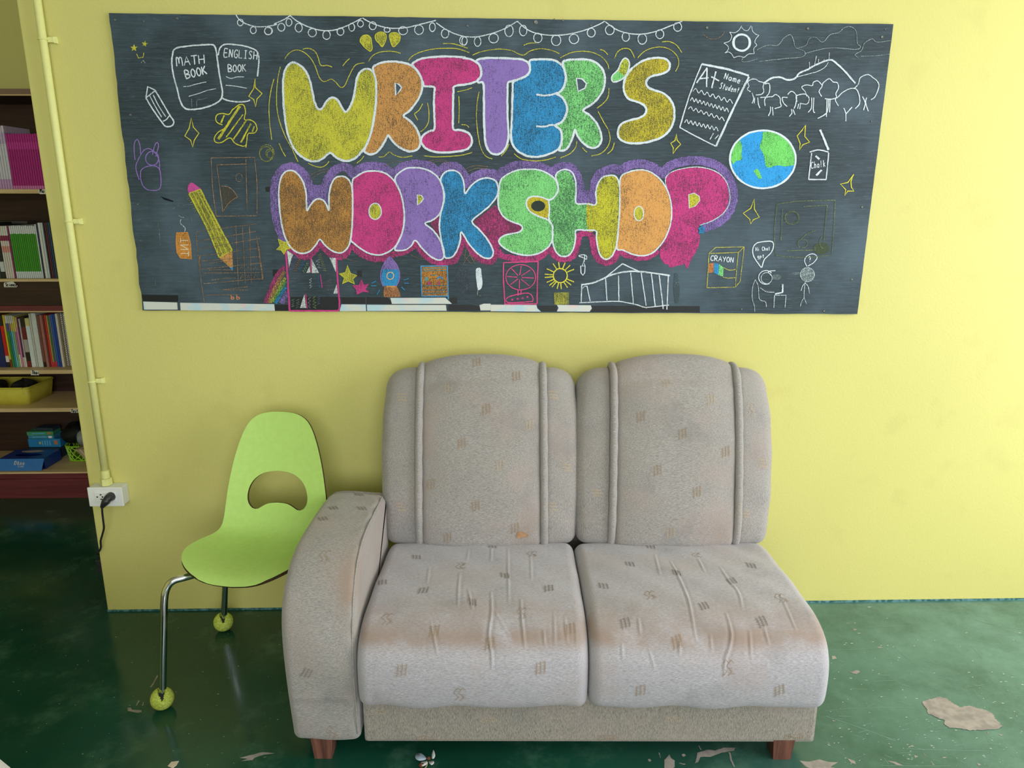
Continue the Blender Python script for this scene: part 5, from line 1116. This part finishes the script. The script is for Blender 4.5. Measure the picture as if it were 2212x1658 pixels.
# ---- yellow tub on the fourth shelf
zb = .4796
M_TUB = NT('chipped_yellow_paint'); _n = M_TUB.ramp(M_TUB.noise(48, 5, rough=.7), .66, .69)
M_TUB = M_TUB.fin(M_TUB.mix(_n, M_TUB.mix(M_TUB.ramp(M_TUB.noise(12, 3), .3, .7), L(196, 186, 62), L(214, 204, 78)), L(36, 30, 24)), .5, .4)
def open_tub(name, cx, cy, sx, sy, h, flare, wall, mat, z0, label, cat, rim=.004):
    root = thing(name, (cx, cy, z0), label, cat); lv = []
    for z, e in ((0, 0), (h * .5, flare * .55), (h, flare)):
        lv.append([Vector((px_ * (sx / 2 + e), py_ * (sy / 2 + e), z)) for px_, py_ in RND])
    inn = [[Vector((px_ * (sx / 2 + e - wall), py_ * (sy / 2 + e - wall), z)) for px_, py_ in RND] for z, e in ((h, flare), (wall, 0))]
    MB().loft(lv + inn).out('body', mat, root, True)
    MB().tube([Vector((px_ * (sx / 2 + flare), py_ * (sy / 2 + flare), h)) for px_, py_ in RND], rim, 8, close=True).out('rim', mat, root, True)
    return root
RND = []
for qx, qy, a0 in ((1, 1, 0), (-1, 1, 90), (-1, -1, 180), (1, -1, 270)):
    for i in range(6):
        a = math.radians(a0 + 18 * i); RND.append((qx * .84 + .16 * math.cos(a), qy * .84 + .16 * math.sin(a)))
tub = open_tub('tub', -2.535, 1.275, .33, .215, .088, .012, .004, M_TUB, zb, 'chipped yellow tub of dark cloths on the fourth shelf', 'tub')
M_DK = plain(L(52, 50, 46), .9, .1, var=.5)
def lump(cx, cy, cz, rx, ry, rz, seed, amp=.16, n=22, m=14):
    r = random.Random(seed); ph = [r.uniform(0, 6) for _ in range(6)]; v = []; f = []
    for i in range(m + 1):
        th = math.pi * i / m
        for j in range(n):
            p = 2 * math.pi * j / n; k = 1 + amp * (math.sin(3 * p + ph[0]) * math.sin(2 * th + ph[1]) + .6 * math.sin(5 * p + ph[2]) * math.sin(4 * th + ph[3]))
            v.append((cx + rx * k * math.sin(th) * math.cos(p), cy + ry * k * math.sin(th) * math.sin(p), cz + rz * k * math.cos(th)))
    for i in range(m):
        for j in range(n): f.append((i * n + j, (i + 1) * n + j, (i + 1) * n + (j + 1) % n, i * n + (j + 1) % n))
    return v, f
for i, (cx, cy, lab) in enumerate(((-.065, -.01, 'dark crumpled cloth at the left in the yellow tub'), (.082, .01, 'dark crumpled cloth at the right in the yellow tub'))):
    v, f = lump(0, 0, .05, .060, .070, .044, i + 3)
    o = link_mesh('cloth', v, f, M_DK, None, True, origin=Vector((-2.535 + cx, 1.275 + cy, zb + .008))); tag(o, lab, 'cloth')

# ---- bottom shelf
z5 = .1404
M_BL = plain(L(24, 112, 196), .25, .55); M_BLD = plain(L(20, 60, 150), .3, .5); M_LB = plain(L(96, 170, 214), .4, .4); M_WH = plain(L(226, 230, 232), .5, .3)
# big blue carton with an oval opening, front flap hanging forward
gb = thing('carton', (-2.44, 1.2195, z5), 'large blue glossy carton with an open front flap on the bottom shelf', 'box')
cw, cd, chh = .115, .0735, .056
mb = MB().box((-cw, -cd, 0), (-cw + .002, cd, chh)).box((cw - .002, -cd, 0), (cw, cd, chh)).box((-cw, cd - .002, 0), (cw, cd, chh)).box((-cw, -cd, 0), (cw, cd, .002))
mb.out('carton_body', M_BLD, gb)
ov = [(.070 * math.cos(t), -.012 + .022 * math.sin(t)) for t in np.linspace(0, 2 * math.pi, 28, endpoint=False)]
tp = [(-cw, -cd), (cw, -cd), (cw, cd), (-cw, cd)]
V3 = [Vector((a, b2, chh)) for a, b2 in tp] + [Vector((a, b2, chh)) for a, b2 in ov]
tri = tessellate_polygon([V3[:4], V3[4:]])
MB().add(V3 + [v - Vector((0, 0, .0015)) for v in V3], [tuple(t) for t in tri] + [tuple(i + 32 for i in reversed(t)) for t in tri]).out('carton_top', M_BLD, gb)
fl = MB().hexa([(-cw - .012, -cd - .030, .002), (cw - .004, -cd - .030, .002), (cw - .004, -cd - .0285, .002), (-cw - .012, -cd - .0285, .002), (-cw, -cd, chh), (cw, -cd, chh), (cw, -cd + .0015, chh), (-cw, -cd + .0015, chh)])
flap = fl.out('front_flap', M_BL, gb)
def flat_text(txt, x, z, h, adv, mat, parent, Yf, name='lettering', bold=.2):
    mb = MB()
    for i, ch in enumerate(txt):
        for st in FONT[ch] if ch != ' ' else []:
            q = catmull([Vector((x + i * adv + u * adv * .75, 0, z + v * h)) for u, v in st], n=4) if len(st) > 2 else [Vector((x + i * adv + u * adv * .75, 0, z + v * h)) for u, v in st]
            for a, b2 in zip(q, q[1:]):
                t = (b2 - a).normalized() * (h * bold * .3) if (b2 - a).length > 1e-6 else Vector((0, 0, 0)); w = Vector((-t.z, 0, t.x)).normalized() * h * bold * .5 if t.length else Vector((h * .1, 0, 0))
                p4 = [a - t + w, a - t - w, b2 + t - w, b2 + t + w]
                mb.add([Vector((p.x, Yf(p.z) , p.z)) for p in p4], [(0, 1, 2, 3)])
    return mb.out(name, mat, parent)
fy = lambda z: -cd - .0315 + .030 * (z - .002) / (chh - .002)
flat_text('Dino', -.030, .030, .015, .0135, M_WH, flap, fy, bold=.3); flat_text('Love', -.008, .019, .008, .007, M_WH, flap, lambda z: fy(z) - .0002, bold=.26)
hand = MB().add([(q[0], q[1], chh + .0006) for q in ((-.06, .030), (-.02, .022), (.03, .030), (.05, .045), (.01, .062), (-.03, .055), (-.07, .045))], [tuple(range(7))]); hand.out('printed_hand', plain(L(206, 170, 150), .5, .3), gb)
# stack of small cartons behind it
def carton(cx, cy, z, sx, sy, sz, mat, label, rz=0, stripe=None, name='carton'):
    root = thing(name, (cx, cy, z), label, 'box', None, rz)
    MB().box((-sx / 2, -sy / 2, 0), (sx / 2, sy / 2, sz), .0015).out('carton_body', mat, root)
    if stripe:
        for x0, x1, z0, z1, m in stripe: MB().box((x0, -sy / 2 - .0005, z0), (x1, -sy / 2 + .0005, z1)).out('printed_panel', m, root)
    return root
M_GC = plain(L(74, 156, 110), .45, .3); M_TC = plain(L(64, 144, 170), .45, .3); M_SC = plain(L(40, 130, 190), .45, .3); M_DKC = plain(L(42, 60, 72), .5, .3); M_ORG = plain(L(190, 120, 70), .5, .3)
z7 = z5 + .0575
carton(-2.425, 1.3685, z7 - .0571, .175, .138, .0555, M_DKC, 'dark carton behind the big blue one, carrying the small stack')
carton(-2.425, 1.368, z7, .170, .082, .046, M_SC, 'blue small carton with fine print lines, lowest of the stack', .0, [(-.012 + k * .013, -.006 + k * .013, .01, .036, M_LB) for k in range(4)] + [(-.028, -.018, .016, .03, plain(L(190, 180, 90), .5, .3)), (.052, .07, .014, .038, M_ORG)])
carton(-2.44, 1.37, z7 + .0465, .135, .08, .018, M_TC, 'teal flat carton, middle of the stack', .0, [(-.045, .03, .006, .012, M_LB), (.04, .058, .003, .015, M_WH)])
carton(-2.445, 1.37, z7 + .065, .135, .08, .020, M_GC, 'green flat carton, upper part of the stack', .06, [(-.04, .025, .007, .013, M_LB), (.04, .056, .004, .016, M_ORG)])
carton(-2.425, 1.375, z7 + .0855, .10, .06, .016, M_DKC, 'dark small carton on top of the stack', -.1)
# lime woven basket with a dark cloth on it
M_LIM = plain(L(150, 206, 40), .4, .4)
bk = thing('basket', (-2.215, 1.33, z5), 'lime green lattice plastic basket on the bottom shelf', 'basket')
bw, bd, bh = .062, .075, .085
bp_ = lambda t, z: Vector(((bw + .012 * z / bh) * (abs(math.cos(t)) ** .6) * (1 if math.cos(t) > 0 else -1), (bd + .012 * z / bh) * (abs(math.sin(t)) ** .6) * (1 if math.sin(t) > 0 else -1), z))
for z, nm in ((.0042, 'base_ring'), (bh, 'rim')): MB().tube([bp_(t, z) for t in np.linspace(0, 2 * math.pi, 40, endpoint=False)], .0036, 6, close=True).out(nm, M_LIM, bk, True)
lat = MB()
for i in range(26):
    for sg in (1, -1): lat.tube([bp_(2 * math.pi * i / 26 + sg * s * .5, .0045 + s * (bh - .0045)) for s in np.linspace(0, 1, 8)], .0026, 5)
tag(lat.out('lattice', M_LIM, bk), kind='stuff')
MB().box((-bw + .01, -bd + .01, .001), (bw - .01, bd - .01, .004)).out('base', M_LIM, bk)
v, f = lump(0, 0, 0, .088, .085, .055, 12, .12)
tag(link_mesh('bag', v, f, plain(L(24, 24, 26), .6, .3, var=.5), None, True, origin=Vector((-2.225, 1.325, z5 + .141))), 'black crumpled bag lying on the lime basket', 'bag')
# pale ribbed paper pack and grey plastic bag by the wall edge
pk_ = thing('paper_pack', (-2.09, 1.20, z5), 'pale ribbed paper pack leaning by the wall edge on the bottom shelf', 'pack')
M_PK = plain(L(196, 176, 150), .7, .2); M_PK2 = plain(L(166, 146, 122), .7, .2)
for k in range(7):
    x = -.05 + k * .016
    MB().hexa([(x * .35 + .03, -.05, 0), (x * .35 + .036, -.05, 0), (x * .35 + .036, .03, 0), (x * .35 + .03, .03, 0), (x - .02, -.055, .105), (x - .006, -.055, .105), (x - .006, .035, .105), (x - .02, .035, .105)]).out('fold', M_PK if k % 2 else M_PK2, pk_)
v, f = lump(0, 0, 0, .07, .06, .05, 31, .2)
tag(link_mesh('plastic_bag', v, f, plain(L(140, 146, 150), .3, .5), None, True, origin=Vector((-2.095, 1.20, z5 + .162))), 'crumpled grey plastic bag on the pale ribbed pack', 'bag')

# ------------------------------------------------------------------ conduit, outlet, plug
M_PIPE = plain(L(222, 222, 146), .4, .4, var=.05)
M_CLIP = plain(L(226, 226, 152), .4, .4, var=.05)
CX = -1.379
pipe = thing('conduit', (CX, 0, .55), 'yellow painted conduit pipe running up the wall corner', 'pipe')
MB().tube([(0, -.0225, -.04 + .0), (0, -.0225, 1.0), (.0, -.0225, 2.449)], .0118, 20).out('pipe', M_PIPE, pipe, True)
hx = lambda r, z0, z1, n: MB().loft([[Vector((r * math.cos(2 * math.pi * j / n + .3), -.0225 + r * math.sin(2 * math.pi * j / n + .3), z)) for j in range(n)] for z in (z0, z0 + .002, z1 - .002, z1)])
hx(.0145, -.010, .018, 24).out('coupling', M_PIPE, pipe); hx(.0195, -.036, -.011, 6).out('hex_nut', M_PIPE, pipe)
for x, y in ((110, 85), (158, 478), (207, 823)):
    z = onY(-.02, x, y).z - .55
    c = MB().tube([(.0132 * math.cos(t), -.0225 + .0132 * math.sin(t), z) for t in np.linspace(math.radians(-220), math.radians(40), 14)], .0025, 6)
    c.box((.010, -.016, z - .0075), (.030, -.010, z + .0075), .001); c.box((.026, -.0135, z - .0095), (.0345, -.0005, z + .0095), .001)
    tag(c.out('clip', M_CLIP, pipe), kind='stuff')
ob = thing('outlet_box', (-1.374, 0, .478), 'white surface-mounted outlet box below the yellow conduit', 'outlet')
M_BOX = plain(L(222, 226, 226), .35, .4, var=.03); M_PLATE = plain(L(232, 234, 232), .3, .4, var=.02)
MB().box((-.058, -.044, -.034), (.058, -.0005, .034), .003).out('back_box', M_BOX, ob)
MB().box((-.060, -.050, -.0355), (.060, -.043, .0355), .0025).out('face_plate', M_PLATE, ob)
so = MB().box((-.035, -.0525, -.016), (.036, -.0495, .019), .0012).out('socket_module', M_PLATE, ob)
M_HOLE = plain(L(20, 20, 22), .6, .2)
for sx in (-1, 1):
    MB().lathe([(0, 0), (.0028, 0), (.0028, .0004), (0, .0004)], Matrix.Translation((-.018 * 1 + (.018 if sx > 0 else 0) - .009, -.0526, .0015)) @ Matrix.Rotation(math.pi / 2, 4, 'X'), 12).out('earth_hole', M_HOLE, so)
    for dz in ((-1, 1) if sx < 0 else ()):
        xx = -.014 if sx < 0 else .014
        MB().add([(xx - .004, -.0529, .0015 + dz * .0065), (xx + .004, -.0529, .0015 + dz * .0065), (xx + .0025, -.0529, .0015 + dz * .0105), (xx - .0025, -.0529, .0015 + dz * .0105)], [(0, 1, 2, 3)]).out('slot', M_HOLE, so)
plug = thing('plug', (-1.356, -.053, .478), 'black plug in the white outlet box, its cord running around the wall corner', 'plug')
M_PLG = plain(L(44, 46, 50), .35, .5, var=.3)
bd_ = catmull([Vector((.004, -.001, .004)), Vector((.002, -.018, .003)), Vector((-.004, -.026, -.006)), Vector((-.013, -.027, -.018)), Vector((-.019, -.026, -.027))], n=7)
MB().tube(bd_, [.0165 - .0010 * i * .35 if i < 12 else max(.0055, .0145 - (i - 12) * .00056) for i in range(len(bd_))], 16).out('plug_body', M_PLG, plug, True)
c0 = Vector((-1.356, -.053, .478))
cord = [onY(-.079, 222, 1094), onY(-.074, 221, 1106), onY(-.066, 223, 1124), onY(-.056, 224.5, 1140), onY(-.045, 221, 1155), onY(-.034, 217.5, 1168), onY(-.022, 218, 1180), onY(-.012, 215.5, 1188), Vector((-1.461, .0, .236)), Vector((-1.464, .025, .222)), Vector((-1.466, .04, .200))]
cord[0] = c0 + bd_[-2]
MB().tube(catmull([p - c0 for p in cord], n=8), .0036, 10).out('cord', M_PLG, plug, True)
ad = MB().box((-.022, -.05, -.028), (.0, .05, .028), .004); o = ad.out('power_adapter', M_PLG, plug, origin=Vector((EDGE - .0008, .056, .178)) - c0)

# ------------------------------------------------------------------ floor: bare patches, flecks, scratches, litter
def fpoly(name, pts, mat, lift=.0006, parent=floor):
    off = floor.location
    q = [onZ(lift, x, y) - off for x, y in pts]; n = len(q)
    tri = [tuple(t) for t in tessellate_polygon([[Vector((p.x, p.y, 0)) for p in q]])]
    return link_mesh(name, q, tri, mat, parent)
def rough_poly(pts, amp=1.6, sub=6):
    out = []; n = len(pts)
    for i in range(n):
        a, b2 = pts[i], pts[(i + 1) % n]
        for j in range(sub):
            t = j / sub; out.append((a[0] + (b2[0] - a[0]) * t + random.uniform(-amp, amp) * 1.6, a[1] + (b2[1] - a[1]) * t + random.uniform(-amp, amp) * .8))
    return out
Z8 = lambda *c: [(1700 + c[i] / 4.2734, 1270 + c[i + 1] / 4.2734) for i in range(0, len(c), 2)]
P7 = lambda *c: [(1380 + c[i] / 5.821, 1560 + c[i + 1] / 5.821) for i in range(0, len(c), 2)]
P3 = lambda *c: [(260 + c[i] / 5.53, 1440 + c[i + 1] / 5.53) for i in range(0, len(c), 2)]
fpoly('bare_concrete_patch', rough_poly(Z8(1245,1045, 1330,1020, 1410,1000, 1480,1020, 1540,1065, 1600,1095, 1680,1080, 1760,1105, 1850,1130, 1895,1155, 1920,1200, 1985,1265, 1960,1300, 1830,1305, 1690,1310, 1570,1290, 1500,1290, 1450,1250, 1460,1220, 1380,1190, 1310,1160, 1280,1100), 1), M_CONC, .0012)
for c in ((110,1590, 200,1600, 300,1580, 380,1600, 470,1605, 400,1650, 470,1665, 300,1680, 180,1650), (560,1570, 620,1590, 640,1625, 590,1610), (1140,1440, 1175,1455, 1150,1465), (1250,1505, 1300,1555, 1280,1545), (1175,1540, 1215,1550, 1180,1565), (925,1590, 1000,1600, 1075,1635, 1010,1630), (1750,1610, 1795,1625, 1770,1640), (1430,1555, 1480,1560, 1450,1570), (1330,1590, 1360,1630, 1345,1630), (570,765, 600,770, 640,755, 680,768, 640,795, 610,785), (605,370, 650,380, 625,392), (830,540, 890,542, 850,552), (415,625, 445,625, 460,650, 420,655), (1950,1345, 1995,1350, 1975,1362), (1845,1320, 1870,1340, 1850,1340), (415,1215, 450,1222, 430,1232), (365,1410, 400,1435, 385,1435), (545,318, 590,322, 560,326)):
    fpoly('paint_chip', rough_poly(Z8(*c), .5, 3), M_CONC)
for c in ((320,470, 380,400, 400,440, 430,460, 455,480, 450,560, 400,580, 320,580), (735,380, 860,340, 960,350, 1070,315, 1215,315, 1200,350, 1050,375, 900,430, 780,430, 740,500, 705,515, 730,440), (1130,370, 1150,380, 1170,460, 1210,560, 1195,560, 1150,470), (535,400, 570,390, 590,410, 560,430), (245,370, 260,380, 278,440, 265,440), (110,460, 140,458, 160,480, 130,490), (500,505, 590,520, 570,530), (745,285, 760,290, 790,345, 775,345)):
    fpoly('paint_chip', rough_poly(P7(*c), .5, 3), M_CONC)
for c in ((1420,1085, 1600,1040, 1700,1015, 1850,1030, 1720,1045, 1600,1085, 1580,1110, 1440,1122, 1520,1095), (440,95, 455,105, 370,245, 358,240), (85,490, 120,480, 140,510, 250,515, 255,540, 200,545, 90,525), (215,400, 230,400, 200,460, 185,460), (270,420, 285,420, 270,465, 258,462), (1700,1075, 1750,1068, 1720,1082)):
    fpoly('paint_chip', rough_poly(P3(*c), .4, 3), M_CONC2 if False else M_CONC)
rr = random.Random(11)
M_FLK = plain(L(180, 194, 184), .7, .2); M_SCT = plain(L(122, 156, 142), .6, .3)
fk = MB()
def fadd(mb, pts, lift):
    k = len(mb.v); q = [onZ(lift, x, y) - floor.location for x, y in pts]; mb.add(q, [tuple(range(len(q)))])
for i in range(250):
    t = rr.random() ** .55; x = 1790 + rr.random() * 420 if i < 170 else rr.uniform(20, 620); y = 1305 + t * 350 if i < 170 else rr.uniform(1350, 1655)
    if i < 170 and x < 1790 + (1500 - y) * .05: continue
    s = rr.uniform(.7, 2.2) * (.6 if i >= 170 else 1); a = rr.uniform(-.6, .6); l = s * rr.uniform(.8, 2.6)
    fadd(fk, [(x - l * math.cos(a), y - l * math.sin(a) * .5), (x, y - s * .45), (x + l * math.cos(a), y + l * math.sin(a) * .5), (x - s * .2, y + s * .5)], .0007 + i * 1e-7)
tag(fk.out('paint_fleck', M_FLK, floor), kind='stuff')
sk = MB()
LONG = [Z8(360,1130, 600,1110, 900,1100, 1180,1105), Z8(360,1180, 600,1260, 850,1350, 1000,1410), Z8(980,530, 1100,640, 1270,765), Z8(1720,285, 1950,350, 2180,375), Z8(420,780, 550,690), Z8(1600,1390, 1680,1550), Z8(1840,1340, 1880,1500, 1890,1640), Z8(780,860, 1000,850), Z8(870,1635, 1200,1640, 1500,1640), Z8(1710,930, 1785,1030), Z8(1300,895, 1400,900), Z8(730,360, 1000,350, 1280,345), Z8(1100,1480, 1500,1495, 1850,1500), Z8(300,1390, 480,1510, 620,1620), Z8(420,570, 700,560, 900,545), Z8(540,135, 620,170)]
for i in range(70):
    x, y = rr.uniform(1800, 2200), 1310 + 340 * rr.random() ** .6; a = rr.gauss(.15, .5); l = rr.uniform(8, 46)
    LONG.append([(x, y), (x + l * math.cos(a), y + l * math.sin(a) * .5)])
for i, q in enumerate(LONG):
    q = sm(q, False, 5) if len(q) > 2 else q; w = rr.uniform(.2, .42)
    for a, b2 in zip(q, q[1:]):
        dx, dy = b2[0] - a[0], b2[1] - a[1]; ll = math.hypot(dx, dy) + 1e-6; nx, ny = -dy / ll * w, dx / ll * w
        fadd(sk, [(a[0] + nx, a[1] + ny), (a[0] - nx, a[1] - ny), (b2[0] - nx, b2[1] - ny), (b2[0] + nx, b2[1] + ny)], .0004 + i * 5e-7)
tag(sk.out('floor_scratch', M_SCT, floor), kind='stuff')
cm = MB()
for i in range(46):
    t = i / 45; x = 493 + 15 * t + rr.uniform(-1.6, 1.6); y = 1394 + 110 * t; s = rr.uniform(.7, 1.8) * (1 - .6 * t)
    fadd(cm, [(x - s, y), (x, y - s * .8), (x + s, y), (x, y + s * .8)], .0006 + i * 1e-6)
tag(cm.out('floor_streak', plain(L(90, 124, 140), .9, .1), floor), 'pale blue streak on the floor', None, None, 'stuff')  # row of small pale blue dabs that thins out along the floor
# paper scrap, fallen flower, grain
q = [onZ(.0015, x, y) for x, y in P3(565,1180, 610,1130, 700,1120, 670,1170, 625,1206)]; cs_ = sum(q, Vector()) / 5; cs_.z = 0
q = [p - cs_ for p in q]; o = link_mesh('paper_scrap', q + [p - Vector((0, 0, .0012)) for p in q], [(0, 1, 2, 3, 4), (9, 8, 7, 6, 5)] + [(i, i + 5, (i + 1) % 5 + 5, (i + 1) % 5) for i in range(5)], plain(L(222, 206, 182), .8, .1), None, origin=cs_)
tag(o, 'cream scrap of paper on the floor in front of the chair', 'paper')
fl0 = onZ(0, 927, 1641); flower = thing('flower', fl0, 'small fallen white flower on the floor under the sofa front', 'flower')
M_PET = plain(L(222, 220, 224), .5, .3, var=.08); M_PETB = plain(L(170, 190, 206), .5, .3); M_BRN = plain(L(120, 72, 48), .7, .2, var=.4); M_STM = plain(L(196, 190, 140), .6, .2)
FQ = lambda x, y, z=.004: onZ(z, 860 + x / 15.8, 1590 + y / 15.8) - fl0
def petal(pts, zt, mat):
    c = catmull([FQ(x, y) for x, y in pts], n=5, closed=True); m = sum(c, Vector()) / len(c); n = len(c)
    b0 = FQ(1040, 780)
    up = [p + Vector((0, 0, zt * min(1, (p - b0).length / .03))) for p in c]; mid = m + Vector((0, 0, zt * .55 - .0006)); lo = [p - Vector((0, 0, .0008)) for p in up]
    MB().add(up + lo + [mid, mid - Vector((0, 0, .0008))], [(i, (i + 1) % n, 2 * n) for i in range(n)] + [(n + (i + 1) % n, n + i, 2 * n + 1) for i in range(n)] + [(i, i + n, (i + 1) % n + n, (i + 1) % n) for i in range(n)]).out('petal', mat, flower, True)
petal([(960,740), (850,660), (740,625), (630,650), (585,730), (610,820), (700,870), (820,850), (930,800)], .006, M_PETB)
petal([(1150,770), (1160,660), (1205,560), (1255,660), (1265,740), (1210,810)], .012, M_PET)
petal([(1060,860), (1180,850), (1230,900), (1200,970), (1140,1000), (1080,950)], .004, M_PET)
petal([(980,850), (1000,930), (930,1010), (820,1040), (780,910), (880,860)], .004, M_PET)
v, f = lump(0, 0, .0045, .0055, .0048, .0042, 5); k0 = FQ(1040, 790, 0); link_mesh('flower_heart', [Vector(p) + Vector((k0.x, k0.y, 0)) for p in v], f, M_BRN, flower, True)
v, f = lump(0, 0, .004, .007, .007, .004, 9); k0 = FQ(800, 1020, 0); link_mesh('dried_calyx', [Vector(p) + Vector((k0.x, k0.y, 0)) for p in v], f, M_BRN, flower, True)
MB().tube(catmull([FQ(1010, 880, .003), FQ(980, 980, .002), FQ(920, 1080, .0016)], n=5), .0012, 6).out('stem', M_STM, flower, True)

# pale corner of another upholstered seat at the lower left
e0, e1 = onZ(.42, 0, 1628), onZ(.42, 37, 1658); dd = (e1 - e0); dd.z = 0; dd.normalize(); nn_ = Vector((dd.y, -dd.x, 0))
if nn_.dot(Vector((-1, -1, 0))) < 0: nn_ = -nn_
ctr = (e0 + e1) / 2 + nn_ * .29 - dd * .12
pf = thing('footstool', (ctr.x, ctr.y, 0), 'pale upholstered footstool, only a corner showing at the lower left', 'footstool', None, math.atan2(dd.y, dd.x))
MB().box((-.30, -.29, .30), (.30, .29, .42), .02).out('cushion', M_FABP, pf, True); MB().box((-.29, -.28, .06), (.29, .28, .2995), .01).out('base', M_FABR, pf)
for sx in (-.25, .25):
    for sy2 in (-.24, .24): MB().hexa([(sx - .02, sy2 - .02, 0), (sx + .02, sy2 - .02, 0), (sx + .02, sy2 + .02, 0), (sx - .02, sy2 + .02, 0), (sx - .025, sy2 - .025, .0595), (sx + .025, sy2 - .025, .0595), (sx + .025, sy2 + .025, .0595), (sx - .025, sy2 + .025, .0595)]).out('leg', M_LEG, pf)
